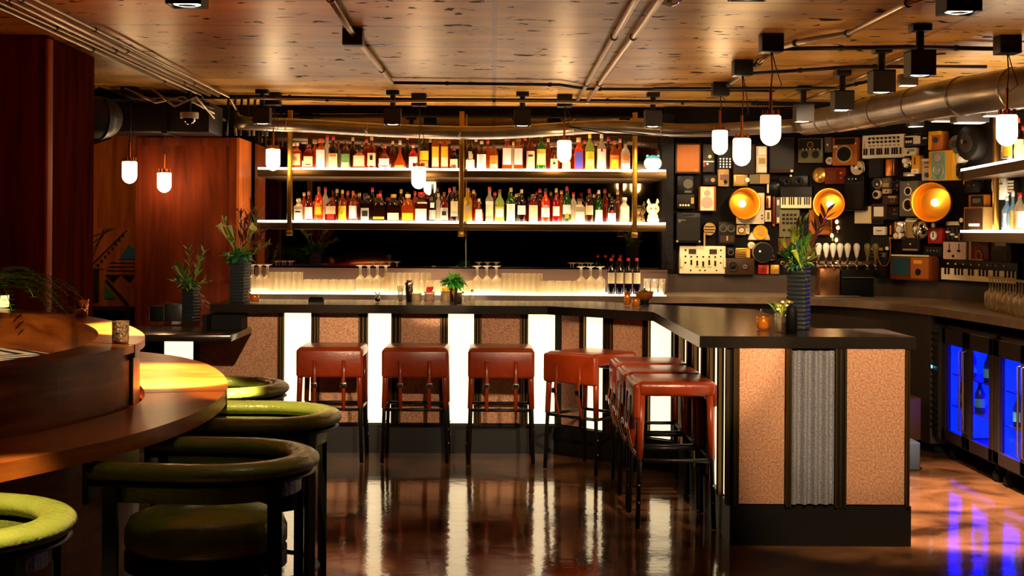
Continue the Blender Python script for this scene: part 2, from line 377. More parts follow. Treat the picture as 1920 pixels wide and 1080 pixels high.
# alcove with the carved mural
struct('wall_alcove', B(redwood2).box(-5, -2.98, 11.80, 11.88, 0, 2.5))
x0, x1 = PD(172, 430, 11.75).x, PD(254, 430, 11.75).x; z1, z0 = PD(172, 428, 11.75).z, PD(172, 573, 11.75).z
t = thing('carved_mural_panel', 'carved wooden mural with triangles, stripes and blue and green inlays in the left alcove', 'mural', (x0, 11.765, z0))
w_, h_ = x1-x0, z1-z0
part('board', B(redwood2).box(-.03, w_, 0, .03, -.02, h_), t)
inl = mat('dark_inlay', '#1b0d07', .6); blue = mat('blue_inlay', '#2a5a78', .6); grn = mat('green_inlay', '#2f7a45', .6)
def inlay(nm, poly, m, y=-.008, label=None):
    b = B(m); n = len(poly); vs = [(p[0]*w_, yy, p[1]*h_) for yy in (y, 0) for p in poly]
    b.add(vs, [tuple(range(n)), tuple(range(2*n-1, n-1, -1))]+[(i, n+i, n+(i+1) % n, (i+1) % n) for i in range(n)]); part(nm, b, t, label=label)
for k in range(5):
    u = -.0+k*.2; inlay('stripe', [(u*.0+.02, .62+k*.09), (.02, .635+k*.09), (.30+k*.08, 1.0-.0*k), (.27+k*.08, 1.0)] if k < 4 else [(.02, .52), (.02, .55), (.78, .98), (.82, .98)], inl)
for k in range(8): inlay('tooth', [(.12+k*.08, .50+k*.055), (.17+k*.08, .50+k*.055), (.17+k*.08, .54+k*.055), (.12+k*.08, .54+k*.055)], inl)
inlay('triangle', [(.62, .60), (1.0, .60), (1.0, .72), (.84, .79)], blue, label='blue triangle')
for k in range(3): inlay('stripe', [(.42-k*.04, .55-k*.05), (1, .55-k*.05), (1, .56-k*.05), (.42-k*.04, .56-k*.05)], inl)
inlay('triangle', [(.30, .40), (1, .40), (.88, .30), (.66, .40), (.5, .30)], inl); inlay('stripe', [(.04, .04), (.16, .04), (.16, .46), (.30, .48), (.04, .48)], inl)
inlay('triangle', [(.30, .09), (.56, .09), (.30, .28)], grn, label='green triangle'); inlay('stripe', [(.3, .32), (.34, .34), (.86, .02), (.8, .0)], inl)
solo('alcove_bench', B(matte).box(x0-.05, x1+.03, 11.3, 11.72, 0, .90).box(x0-.05, x1+.03, 11.25, 11.72, .90, .94, .006), 'low black ledge under the carved mural in the alcove', 'ledge')
solo('stair_soffit', B(matte).add([(-3.9, 11.60, 2.13), (-3.25, 11.60, 2.36), (-3.25, 11.60, 2.7), (-3.9, 11.60, 2.7), (-3.9, 11.78, 2.13), (-3.25, 11.78, 2.36), (-3.25, 11.78, 2.7), (-3.9, 11.78, 2.7)],
     [(0, 1, 2, 3), (7, 6, 5, 4), (0, 4, 5, 1), (1, 5, 6, 2), (0, 3, 7, 4), (2, 6, 7, 3)]), 'black sloping bulkhead above the orange alcove wall', 'bulkhead')

# ---------------------------------------------------------------- mirror wall and bottle shelves
mirror = mat('smoked_mirror', '#8a7864', .03, 1)
t = thing('back_bar_mirror', 'smoked mirror behind the bottle shelves', 'mirror', (-.3, 12.2, 1.2))
part('pane', B(mirror).box(-2.1, -.245, 12.19, 12.21, 1.2, 2.62), t, True); part('pane', B(mirror).box(-.235, 1.5, 12.19, 12.21, 1.2, 2.62), t, True)
part('joint', B(chrome).box(-.245, -.235, 12.185, 12.2, 1.2, 2.62), t, True)
SY = 11.55
for nm, zt, lab in (('upper', 2.115, 'upper bottle shelf with lit top, crossing the mirror under the duct'), ('lower', 1.675, 'lower bottle shelf with lit top, above the upturned glasses')):
    t = thing('bottle_shelf', lab, 'shelf', (-.24, SY, zt-.07))
    part('board', B(bronze).box(-1.97, 1.44, SY, 12.15, zt-.075, zt-.018, .003), t, True)
    for a, c_ in ((-1.965, -1.72), (-1.665, -.28), (-.22, 1.165), (1.235, 1.435)):
        part('lit_panel', B(shelfglow).box(a, c_, SY+.003, 12.0, zt-.017, zt), t, True, 'glowing white top')
for i, (px, lab) in enumerate(((543, 'brass shelf post at the end beside the orange wood side panel'), (865, 'middle brass shelf post, over the joint in the mirror'), (1190, 'brass shelf post beside the wall of radios'))):
    x = PD(px, 380, SY).x
    t = thing('shelf_post', lab, 'post', (x, SY, 1.55), group='posts of the bottle shelves')
    part('post', B(brass).box(-.02, .02, -.012, .03, .03, 1.04, .003), t); part('foot', B(brass).box(-.026, .026, -.018, .03, .0, .04, .003), t)
    
solo('black_brick_pier', B(mat('black_tile', '#100c0a', .5, bump=.4, bscale=30, spec=.1)).box(1.46, 1.56, 12.02, 12.18, 1.275, 2.62), 'dark narrow pier between the mirror and the wall of radios', 'pier')

# ---------------------------------------------------------------- back counter
front = [(-2.08, 11.35), (2.1, 11.35)]+[(p.x, p.y) for p in smooth([(2.3, 11.33), (2.72, 11.0), (2.95, 10.6), (3.1, 10.1), (3.18, 9.5), (3.24, 8.6), (3.3, 7), (3.3, 4)], 4)]
back = [(-2.08, 12.28), (1.5, 12.28)]+[(p.x-.01, p.y-.01) for p in WALL]+[(3.93, 4)]
t = thing('back_counter', 'long dark back counter below the mirror, curving round to the blue coolers', 'counter', (0, 11.4, 0))
part('worktop', B(mat('back_worktop', '#7a6650', .3, vary=.3)).prism(front+back[::-1], 1.015, 1.07), t, True)
part('lit_strip', B(mat('lit_glass_rail', '#fff4e4', .3, emit=5, ecol=(1, .84, .62))).box(-2.02, 1.42, 11.36, 11.86, 1.07, 1.078), t, True, 'glowing glass-topped strip')
part('upstand', B(mat('upstand_metal', '#5c4234', .4, .5)).box(-2.05, 1.5, 11.93, 11.96, 1.07, 1.255).box(-2.05, 1.5, 11.91, 12.0, 1.255, 1.27), t, True)
f2 = [(x+.04, y+.06) for x, y in front if y > 9.9]; bk = [(x, y) for x, y in back if y > 9.9]
part('cabinet', B(mat('cabinet_brown', '#2b1f14', .5)).prism(f2+bk[::-1], .08, 1.015), t, True)
part('plinth', B(matte).prism([(x+.05, y+.05) for x, y in f2]+bk[::-1], 0, .08), t, True)
for x in (-1.5, -.9, -.3, .3, .9, 1.5): part('door', B(mat('cabinet_door', '#33251a', .45)).box(x-.29, x+.29, 11.39, 11.409, .12, .99, .004), t, True)
p = PD(1561, 610, 11.3); part('handle', B(chrome).tube([(2.2, 11.40, .82), (2.2, 11.36, .83), (2.2, 11.36, .97), (2.2, 11.40, .98)], .009), t, True)
part('splashback', B(mat('splash_brown', '#3a2b1c', .4, vary=.3)).band([(p.x-.0, p.y-.03) for p in WALL if p.y > 8], 1.07, 1.225, .02), t, True)

# ================================================================ THE BAR
outer = [(-2.0, 9.80), (.385, 9.80), (1.06, 9.17), (1.06, 7.10), (2.17, 7.10), (2.17, 7.72), (1.80, 7.72), (1.80, 9.55), (.75, 10.5), (-2.0, 10.5)]
b = B(barblk).prism(outer, 1.01, 1.07)
solo('bar_countertop', b, 'long black bar top that bends and runs out to the biggest dark vase', 'countertop')
PLY, AX0, AX1 = 9.97, (.449, 9.97), (1.23, 9.22)
t = thing('drinks_bar', 'bar front of copper sparkle panels and lit white panels beneath the black bar top', 'bar', (0, 10.1, 0))
def seg_frame(a, c_): # local x along the panel run, local -y faces the room
    d = Vector((c_[0]-a[0], c_[1]-a[1])); return frame((a[0], a[1], 0), math.atan2(d.y, d.x)), d.length
def T_of(px, M, py=700):
    u, v = uv(px, py); Mi = M.inverted(); o = Mi @ Vector((0, 0, 0)); q = Mi @ Vector((u*10, 10, 0)); k = o.y/(o.y-q.y); return o.x+(q.x-o.x)*k
def panel(nm, M, a, c_, m, lip=.012, z0=.21, z1=1.008, label=None, bev=.003):
    b = B(m); b.M = M; b.box(a, c_, -lip, .02, z0, z1, bev, 1); return part(nm, b, t, True, label)
def mull(M, a, c_):
    zt = .85 if M is M1 and a < .95 else 1.008
    b = B(matte); b.M = M; b.box(a, c_, -.012, .02, .2, zt); b.mat(bronze); b.box(a+.002, a+.012, -.028, -.012, .2, zt); b.box(c_-.012, c_-.002, -.028, -.012, .2, zt)
    b.box((a+c_)/2-.005, (a+c_)/2+.005, -.022, -.012, .2, zt); part('mullion', b, t, True)
def ribbon(M, edges):
    """edges: list of (kind, px_left, px_right)"""
    last = None
    for kind, a, c_ in edges:
        a, c_ = T_of(a, M), T_of(c_, M)
        if last is not None and a-last > .01: mull(M, last, a)
        if kind == 'L':
            panel('light_panel', M, a, c_, M_light, 0, .215, 1.0, 'backlit white panel', 0)
        elif kind == 'S': panel('light_panel', M, a, c_, M_light, 0, .215, .85, 'backlit white panel under the ledge', 0)
        elif kind == 'T': 
            b = B(M_cop); b.M = M; b.box(a, c_, -.004, .02, .215, .85).box(a+.10, c_, -.004, .02, .85, 1.0); part('copper_panel', b, t, True)
        elif kind == 'C': panel('copper_panel', M, a, c_, M_cop, .004, .215, 1.0)
        elif kind == 'F':
            b = B(M_flute); b.M = M; n = 48; w0 = (c_-a)/n
            ys = [-.02-.014*math.sin(k*2*math.pi/12) for k in range(n+1)]
            vs = [(a+w0*k, ys[k], z) for z in (.215, 1.0) for k in range(n+1)]
            b.add(vs, [(k, k+1, n+2+k, n+1+k) for k in range(n)], True); part('ribbed_panel', b, t, True, 'grey ribbed panel')
        last = c_
M1, L1 = seg_frame((-3.0, PLY), AX0)
ribbon(M1, [('S', 308, 363), ('T', 374, 520), ('L', 533, 583), ('C', 598, 672), ('L', 690, 733), ('C', 751, 825), ('L', 840, 888), ('C', 902, 975), ('L', 990, 1040)])
M2, L2 = seg_frame(AX0, AX1)
ribbon(M2, [('C', 1053, 1090), ('L', 1099, 1134), ('C', 1149, 1208), ('L', 1220, 1256)])
M3, L3 = seg_frame(AX1, (1.23, 7.115))
for a in (0.0, .6, 1.2, 1.79):
    if a < 1.7: mull(M3, a, a+.05); panel('copper_panel', M3, a+.05, a+.30, M_cop, .004, .215, 1.0); mull(M3, a+.30, a+.36); panel('light_panel', M3, a+.36, a+.6, M_light, 0, .215, 1.0, 'backlit white panel', 0)
    else: mull(M3, a, a+.07); panel('light_panel', M3, a+.07, a+.26, M_light, 0, .215, 1.0, 'backlit white panel', 0); mull(M3, a+.26, L3)
M4, L4 = seg_frame((1.23, 7.106), (2.135, 7.106))
e = lambda px: T_of(px, M4, 800)
mull(M4, 0, e(1385)); panel('copper_panel', M4, e(1385), e(1471), M_cop, .006); mull(M4, e(1471), e(1483))
ribbon(M4, [('F', 1483, 1563)]); mull(M4, e(1563), e(1586)); panel('copper_panel', M4, e(1586), e(1696), M_cop, .006); mull(M4, e(1696), L4)
body = [(-2.0, 9.98), (.455, 9.98), (1.245, 9.22), (1.245, 7.125), (2.13, 7.125), (2.13, 7.6), (1.7, 7.6), (1.7, 9.45), (.7, 10.4), (-3.0, 10.4)]
part('carcass', B(matte).prism(body[:-1]+[(-2.0, 10.4)], .02, 1.005).box(-3.0, -2.0, 9.98, 10.4, .02, .85), t, True)
kick = [(-3.0, 9.955), (.443, 9.955), (1.218, 9.21), (1.218, 7.09), (2.145, 7.09), (2.145, 7.6), (1.7, 7.6), (1.7, 9.45), (.7, 10.4), (-3.0, 10.4)]
part('kick_plate', B(mat('kick_black', '#0d0b0a', .4)).prism(kick, 0, .205), t, True)
# lower service ledge at the left end
yl = PZ(380, 628, .90).y
t = thing('service_ledge', 'low black service ledge jutting out at the end of the bar, holding a vase', 'ledge', (-2.3, 9.6, 0))
part('shelf', B(barblk).box(-2.95, -1.73, yl, 9.95, .855, .90, .004), t, True)
part('divider', B(matte).box(-2.0, -1.97, 9.55, 9.95, .90, 1.01).box(-1.97, -1.76, 9.7, 9.95, .90, 1.0), t, True); part('bracket', B(matte).box(-2.9, -2.86, 9.5, 9.95, .0, .855), t, True)

# ---------------------------------------------------------------- bar stools
def make_stool(label):
    t = thing('bar_stool', label, 'stool', group='leather stools along the bar')
    part('seat', B(leather).box(-.225, .225, -.21, .22, .715, .795, .028, 3), t)
    part('back_flap', B(leather).box(-.228, .228, -.232, -.19, .59, .785, .02, 3), t)
    part('front_flap', B(leather).box(-.22, .22, .195, .225, .66, .78, .014, 2), t)
    for sx in (-1, 1):
        for sy in (-1, 1):
            a, c_ = Vector((sx*.2, sy*.185, .72)), Vector((sx*.222, sy*.205, 0))
            m = a.lerp(c_, .5)
            L = part('leg', B(black).tube([a, c_+Vector((0, 0, .005))], .013, 8), t)
            s_ = B(leather).tube([a, m+Vector((0, 0, .02))], [.021, .018], 8); link('leg_sleeve', s_, L)
            for q in (.62, .75): 
                pp = a.lerp(c_, q+.05); link('bolt', B(chrome).sph(pp+Vector((sx*.014, 0, 0)), .006, 6), L)
        part('strap', B(leather).tube([(sx*.1, -.236, .71), (sx*.1, -.238, .62), (sx*.098, -.25, .55), (sx*.1, -.235, .47), (sx*.098, -.215, .39), (sx*.098, -.2, .36)], .004, 6, rx=.013, up=(0, 1, 0)), t)
        bk_ = t.children[-1]; link('buckle', B(chrome).box(sx*.1-.02, sx*.1+.02, -.262, -.254, .525, .56, .003), bk_)
    z = .37
    for (a, c_) in (((-.21, -.196), (.21, -.196)), ((-.21, .196), (.21, .196)), ((-.21, -.196), (-.21, .196)), ((.21, -.196), (.21, .196))):
        part('stretcher', B(black).tube([(a[0], a[1], z), (c_[0], c_[1], z)], .011, 8), t)
    return t
spots7 = [(-1.115, 9.70, 0, 'rust leather bar stool standing in front of the copper panel closest to the green armchairs'),
          (-.53, 9.70, 0, 'middle of the three rust leather stools seen square from behind'),
          (.06, 9.70, 0, 'rust leather stool seen square from behind, beside the turned stool at the bend'),
          (.66, 9.33, rad(-43.8), 'rust leather stool turned towards the angled corner of the bar'),
          (.985, 8.72, rad(-90), 'farthest of three stools seen from the side, mostly hidden by the next'),
          (.985, 8.2, rad(-90), 'middle of the three overlapping stools seen from the side'),
          (.99, 7.68, rad(-90), 'nearest rust leather stool, its whole side seat and legs in view by the bar end')]
s0 = make_stool(spots7[2][3]); s0.location = (.06, 9.70, 0)
for i, (x, y, r, lab) in enumerate(spots7):
    if i != 2: copy_thing(s0, (x, y, 0), r, lab)

# ================================================================ ROUND BOOTH
ZU, ZL = 1.162, .93
uo = [PZ(x, y, ZU).xy for x, y in ((0, 577), (60, 580), (105, 585), (167, 592), (211, 597), (250, 609), (274, 621), (283, 634), (278, 641), (262, 648), (200, 661), (100, 677), (0, 690))]
ui = [PZ(x, y, ZU).xy for x, y in ((0, 584), (50, 587), (105, 591), (155, 600), (188, 613), (202, 626), (192, 639), (155, 651), (111, 661), (50, 673), (0, 682))]
def relax(P, k=3):
    P = [Vector(p) for p in P]
    for _ in range(k): P = [P[0]]+[(P[i-1]+2*P[i]+P[i+1])/4 for i in range(1, len(P)-1)]+[P[-1]]
    return P
uo = relax([(-3.3, uo[0].y+.35)]+uo+[(-1.75, 3.95), (-2.05, 3.45), (-2.6, 3.1)])
ui = relax([(-3.3, ui[0].y+.25)]+ui+[(-1.95, 4.1), (-2.2, 3.7), (-2.6, 3.4)])
UO, UI = smooth(uo, 5), smooth(ui, 5)
lo = [PZ(x, y, ZL).xy for x, y in ((300, 655), (340, 662), (385, 675), (420, 692), (438, 712), (443, 732), (420, 760), (350, 790), (250, 820), (130, 847), (0, 868))]
lo = relax([(-2.9, lo[0].y+.45)]+lo+[(-1.72, 3.3), (-2.1, 2.75), (-2.7, 2.4)], 3); LO = smooth(lo, 5)
def split(P, y, front):   # part of a curve nearer/farther than depth y
    i = min(range(len(P)), key=lambda k: abs(P[k].y-y)+(0 if P[k].x > -2 else 9)); return P[i:] if front else P[:i+1]
def strip(b, Pa, Pb, z0, z1):
    n = 40
    def rs(P):
        L = [0]
        for i in range(1, len(P)): L.append(L[-1]+(P[i]-P[i-1]).length)
        out = []
        for k in range(n+1):
            s_ = L[-1]*k/n; j = max(i for i in range(len(L)) if L[i] <= s_+1e-9); j = min(j, len(P)-2)
            out.append(P[j].lerp(P[j+1], (s_-L[j])/max(L[j+1]-L[j], 1e-9)))
        return out
    A, Q = rs(Pa), rs(Pb); vs = []
    for k in range(n+1): vs += [(A[k].x, A[k].y, z0), (A[k].x, A[k].y, z1), (Q[k].x, Q[k].y, z1), (Q[k].x, Q[k].y, z0)]
    fs = [(k*4+j, k*4+(j+1) % 4, k*4+4+(j+1) % 4, k*4+4+j) for k in range(n) for j in range(4)]+[(0, 3, 2, 1), (n*4, n*4+1, n*4+2, n*4+3)]
    return b.add(vs, fs)
t = thing('round_booth', 'curved walnut booth with two stepped round ledges', 'booth', (-2.6, 5.6, 0))
YU, YL = 5.30, 5.78
off = lambda P, d: [p+Vector(((P[min(i+1, len(P)-1)]-P[max(i-1, 0)]).normalized().y, -(P[min(i+1, len(P)-1)]-P[max(i-1, 0)]).normalized().x))*d for i, p in enumerate(P)]
part('upper_ledge', strip(B(walnutL), split(UO, YU, 0), split(UI, YU+.1, 0), ZU-.03, ZU), t, True)
part('upper_ledge', strip(B(walnut), split(UO, YU-.012, 1), split(UI, YU+.088, 1), ZU-.03, ZU), t, True)
part('lower_ledge', strip(B(walnutL), split(LO, YL, 0), split(UO, YL-.1, 0), ZL-.055, ZL), t, True)
part('lower_ledge', strip(B(walnut), split(LO, YL-.01, 1), split(UO, YL-.11, 1), ZL-.055, ZL), t, True)
for P_, y_, Q_, yq in ((UO, YU, UI, YU+.1), (LO, YL, UO, YL-.1)):
    p_, q_ = split(P_, y_, 1)[0], split(Q_, yq, 1)[0]; d_ = (q_-p_).normalized(); z_ = ZU if P_ is UO else ZL
    b = B(matte); b.M = Matrix.Translation((p_.x, p_.y, 0)) @ Matrix.Rotation(math.atan2(d_.y, d_.x), 4, 'Z'); L_ = (q_-p_).length
    b.box(-.002, L_, -.003, .003, z_-.05, z_+.0008)
    if P_ is UO: b.box(-.004+.012, .03, -.005, .005, ZL, ZU-.02)
    part('joint', b, t, True)
inn = off(UO, .02); inn2 = off(UO, .05)
part('outer_wall', strip(B(walnut), split(inn, YU, 0), split(inn2, YU, 0), .0, ZU-.03), t, True); part('outer_wall', strip(B(walnut), split(inn, YU-.014, 1), split(inn2, YU-.014, 1), .0, ZU-.03), t, True)
part('inner_wall', strip(B(walnut), UI, off(UI, -.02), .45, ZU-.03), t, True)
part('patterned_cushion', B(M_hound).prism([(p.x-.02, p.y) for p in UI]+[(-3.2, 3.6), (-3.3, 7.6)], .80, .98), t, True, 'cushion with a black and cream chevron pattern')
base = off(LO, .38); part('footwell_wall', strip(B(redwood), base, off(LO, .42), .0, ZL-.055), t, True)
LEDGE_T = t

# ---------------------------------------------------------------- green armchairs
def make_armchair(label):
    t = thing('green_armchair', label, 'chair', group='green leather counter armchairs round the booth')
    r = .285
    arc = [Vector((.04+(r+.0)*math.cos(a), r*math.sin(a), 0)) for a in [-math.pi/2+math.pi*k/24 for k in range(25)]]
    arc = [Vector((-.29+.066*k, -r+.012*(1-k/5), 0)) for k in range(5)]+arc+[Vector((-.026-.066*k, r-.012*k/5, 0)) for k in range(5)]
    b = B(green); b.tube([p+Vector((0, 0, .835)) for p in arc], .030, 16, rx=.052, up=(0, 0, 1)); part('arm_rail', b, t)
    for e_ in (arc[0], arc[-1]): part('rail_cap', B(black).box(e_.x-.012, e_.x+.006, e_.y-.05, e_.y+.05, .735, .875, .004), t)
    part('rail_underside', B(black).tube([p*1.0+Vector((0, 0, .797)) for p in arc], .008, 8, rx=.04, up=(0, 0, 1)), t)
    bp = [(p.x*.97, p.y*.97) for p in arc[1:-1]]; part('backrest', B(green).band(bp, .735, .80, .035), t)
    prof = [(0, .54), (.25, .54), (.268, .565), (.268, .61), (.252, .645), (.2, .666), (0, .675)]
    part('seat', B(green).lathe(prof, seg=40), t)
    part('seat_frame', B(black).cyl((0, 0, .485), .268, .055, 36), t)
    for x, y in ((.275, .16), (.275, -.16), (-.22, .292), (-.22, -.292)):
        a = math.atan2(y, x) if x > 0 else (math.pi/2 if y > 0 else -math.pi/2); b = B(black); b.M = frame((x, y, 0), a); b.box(-.011, .011, -.024, .024, 0, .80, .002, 1); part('leg', b, t)
    fr = [(.28*math.cos(a), .28*math.sin(a), .22) for a in [2*math.pi*k/36 for k in range(37)]]
    part('foot_ring', B(black).tube(fr, .01, 8, caps=False), t)
    return t
ch = [(-.955, 4.65, rad(-6), 'dark green armchair in the foreground, its whole round back towards the camera'),
      (-.995, 5.70, rad(-2), 'bright green armchair behind the foreground one, catching the light on its rail'),
      (-1.36, 6.70, rad(6), 'farthest green armchair, only its rail showing behind the golden ledge'),
      (-1.46, 3.60, rad(-16), 'lime green armchair cut by the bottom corner of the picture')]
c0 = make_armchair(ch[0][3]); c0.location = (ch[0][0], ch[0][1], 0); c0.rotation_euler = (0, 0, ch[0][2])
for x, y, r, lab in ch[1:]: copy_thing(c0, (x, y, 0), r, lab)

# ================================================================ BOTTLE COOLERS
thin_glass = glass('thin_clear_glass', '#ffffff', 1, 0, .02, tint='#f4f8ff', sheen=.03)
def cooler(y0, y1, label):
    t = thing('bottle_cooler', label, 'cooler', (3.5, (y0+y1)/2, 0), group='bottle coolers under the back counter')
    X = 3.2; L = y1-y0; bm_ = mat('cooler_black', '#2a1e16', .35, .3)
    part('cabinet', B(bm_).box(X+.03, 3.85, y0, y1, .12, .14).box(X+.03, 3.85, y0, y1, .90, .95).box(X+.03, 3.85, y0, y0+.02, .12, .95).box(X+.03, 3.85, y1-.02, y1, .12, .95).box(3.75, 3.85, y0, y1, .12, .95), t, True)
    gb = mat('cooler_blue_light', '#0a18ff', .4, emit=9, ecol=(0, .004, 1)); part('lit_interior', B(gb).box(3.70, 3.74, y0+.04, y1-.04, .15, .89).box(X+.06, 3.70, y1-.04, y1-.022, .15, .89), t, True, 'glowing blue inside walls')
    half = (y1-y0)/2
    for k in (0, 1):
        a, c_ = y0+half*k+.004, y0+half*(k+1)-.004
        d = part('door', B(bm_).box(X, X+.028, a, a+.07, .14, .93, .003, 1).box(X, X+.028, c_-.07, c_, .14, .93, .003, 1).box(X, X+.028, a, c_, .14, .22, .003, 1).box(X, X+.028, a, c_, .82, .93, .003, 1), t, True)
        T = frame(t.location).inverted()
        def sub(nm, b, lab=None):
            b.v = [tuple(T @ Vector(q)) for q in b.v]; o = link(nm, b, d)
            if lab: o['label'] = lab
        sub('pane', B(thin_glass).box(X+.008, X+.014, a+.07, c_-.07, .22, .82))
        hy = c_-.03 if k == 0 else a+.03
        sub('handle', B(steel).tube([(X, hy, .25), (X-.03, hy, .26), (X-.03, hy, .80), (X, hy, .81)], .009), 'long steel bar handle')
    for z in (.38, .60): part('wire_shelf', B(steel).box(X+.06, 3.68, y0+.03, y1-.03, z, z+.008), t, True)
    for yy in (y0+.08, y1-.08):
        for xx in (X+.08, 3.78):
            part('caster', B(matte).cyl((xx, yy-.012, .045), .045, -.025, 14, 'Y').box(xx-.02, xx+.02, yy-.02, yy+.02, .07, .12), t, True)
    for k in range(6):
        yy = y1-.10-.17*k; solo('cooled_bottle', B(mat('blue_lit_glass', '#1030c0', .2)).lathe([(0, 0), (.035, 0), (.036, .12), (.014, .17), (.014, .2), (0, .2)], seg=14).mat(mat('ice_label', '#60c8e8', .5)).lathe([(.0365, .03), (.0365, .09)], seg=14), f'{ORD[k]} chilled bottle from the far side, {"of the cooler with the side grille" if y0 > 8.5 else "of the cut-off cooler"}', 'bottle', (X+.12, yy, .609 if k % 2 else .389), group='chilled bottles')
    return t
t = cooler(8.87, 9.88, 'black cooler with two blue glass doors, the one with the side grille')
part('grille', B(mat('grille_black', '#17130f', .5)).box(3.18, 3.25, 9.89, 10.12, .14, .95), t, True)
for k in range(16): part('louvre', B(steel if 0 else dark).box(3.168, 3.182, 9.91, 10.10, .2+k*.045, .215+k*.045), t, True)
part('display', B(mat('cyan_display', '#20c0ff', .3, emit=6, ecol=(.1, .6, 1))).box(3.166, 3.17, 9.99, 10.01, .63, .65), t, True, 'small lit cyan display')
cooler(7.82, 8.84, 'black blue-lit cooler cut off by the edge of the picture')

solo('waste_bin', B(mat('bin_grey', '#3c444e', .5)).box(-.15, .15, -.1, .1, 0, .19, .01), 'pale grey bin on the floor just behind the bar end', 'bin', (2.74, 9.45, 0))
t = thing('crate', 'brown box on the floor beside the cooler grille, behind the bar end', 'box', (2.95, 10.05, 0)); part('box', B(mat('crate_brown', '#5a3a1e', .6)).box(-.12, .12, -.12, .12, .12, .42, .004), t); part('foot', B(mat('crate_brown')).box(-.1, -.04, -.1, .1, 0, .12).box(.04, .1, -.1, .1, 0, .12), t)

# ================================================================ CEILING FIXTURES
cube_where = ['black cube downlight near the top left corner, over the booth', 'black cube downlight at the top right corner', 'black cube downlight closest to the pipe box on the right, biggest of its row',
 'black cube downlight second in the row running back to the wall of radios', 'black cube downlight third in the row running back to the wall of radios', 'last and dimmest cube downlight in the row, just before the big pipe',
 'black cube downlight above the brass post nearest the wood panels', 'black cube downlight on the duct over the first bay of bottles', 'black cube downlight on the duct over the second bay of bottles', 'black cube downlight where the duct meets the wall of radios',
 None]+[None]*20
lens = mat('downlight_lens', '#fff0d8', .3, emit=9, ecol=(1, .8, .55)); brown = mat('cube_brown', '#1e130c', .5)
for i, (x, y, aim, pw, cn) in enumerate(SPOTS):
    if not pw: continue
    lab = cube_where[i]
    t = thing('cube_downlight', lab or f'{ORD[i-10]} added black cube downlight on the ceiling, unseen out of the picture', 'downlight', (x, y, Wc), group='cube downlights on the ceiling' if lab else 'added cube downlights out of the picture')
    part('housing', B(brown).box(-.066, .066, -.066, -.058, -.27, -.14).box(-.066, .066, .058, .066, -.27, -.14).box(-.066, -.058, -.058, .058, -.27, -.14).box(.058, .066, -.058, .058, -.27, -.14).box(-.066, .066, -.066, .066, -.145, -.138), t)
    part('neck', B(black).cyl((0, 0, -.14), .022, .11, 12), t); part('base_plate', B(black).box(-.05, .05, -.05, .05, -.035, 0, .003), t)
    b = B(lens).lathe([(.034, 0), (.05, .004)], (0, 0, -.268), 20); part('lens_ring', b, t, label='bright ring round the lamp')
# pendants
PEND = [(512, 280, 320, 11.2, 'opal pendant hanging before the shelf post nearest the wood panels'), (785, 313, 354, 11.2, 'opal pendant hanging between the two shelves in the first bay'),
 (1058, 264, 305, 11.2, 'opal pendant hanging in front of the second bay of the upper shelf'), (243, 303, 344, 10.8, 'opal pendant hanging before the orange alcove wall'),
 (308, 324, 361, 11.3, 'opal pendant hanging in front of the red-brown panelled block'), (1445, 217, 273, 7.7, 'largest and highest of the three grouped opal pendants over the bar arm'),
 (1391, 260, 311, 8.87, 'lowest of the three grouped opal pendants over the bar arm'), (1350, 245, 290, 10.2, 'smallest of the three grouped opal pendants over the bar arm'),
 (1888, 216, 274, 7.7, 'opal pendant in front of the shelf at the picture edge on the pipe side')]
cordm = mat('pendant_cord', '#3a2414', .6)
for i, (px, y0, y1, d, lab) in enumerate(PEND):
    top, bot = PD(px, y0, d), PD(px, y1, d); h = top.z-bot.z; x = top.x
    t = thing('pendant_lamp', lab, 'pendant lamp', (x, d, top.z), group='opal glass pendants')
    r = .056
    prof = [(.0, -h)]+[(r*math.sin(a), -h+r*1.05-r*1.05*math.cos(a)) for a in [rad(q) for q in (12, 25, 40, 55, 70, 82, 90)]]+[(r, -.006), (r-.006, 0), (0, 0)]
    part('glass_shade', B(milkglow).lathe(prof, seg=28), t, label='glowing white glass')
    b = B(copper).cyl((0, 0, .0), .02, .03, 14)
    b.lathe([(.05, 0), (.052, .006), (.03, .012), (0, .014)], (0, 0, 0), 24)
    for k in range(6):
        a = k*math.pi/3+.3; b.cyl((.042*math.cos(a), .042*math.sin(a), 0), .009, .032, 8)
    part('shade_holder', b, t); part('stem', B(copper).cyl((0, 0, .03), .009, .12, 10), t)
    zc = Wc-.1-top.z
    part('cord', B(cordm).tube([(0, 0, .14), (.008, 0, zc*.5+.07), (0, 0, zc+.01)], .004, 6), t)
    part('cable_loop', B(cordm).tube([(.012, 0, .13), (.04+.01*(i % 3), 0, .17), (.03, 0, .17+.25*min(1, zc)), (.006, 0, zc)], .003, 5), t)
    part('ceiling_box', B(black).box(-.06, .06, -.06, .06, zc, Wc-top.z, .004), t)
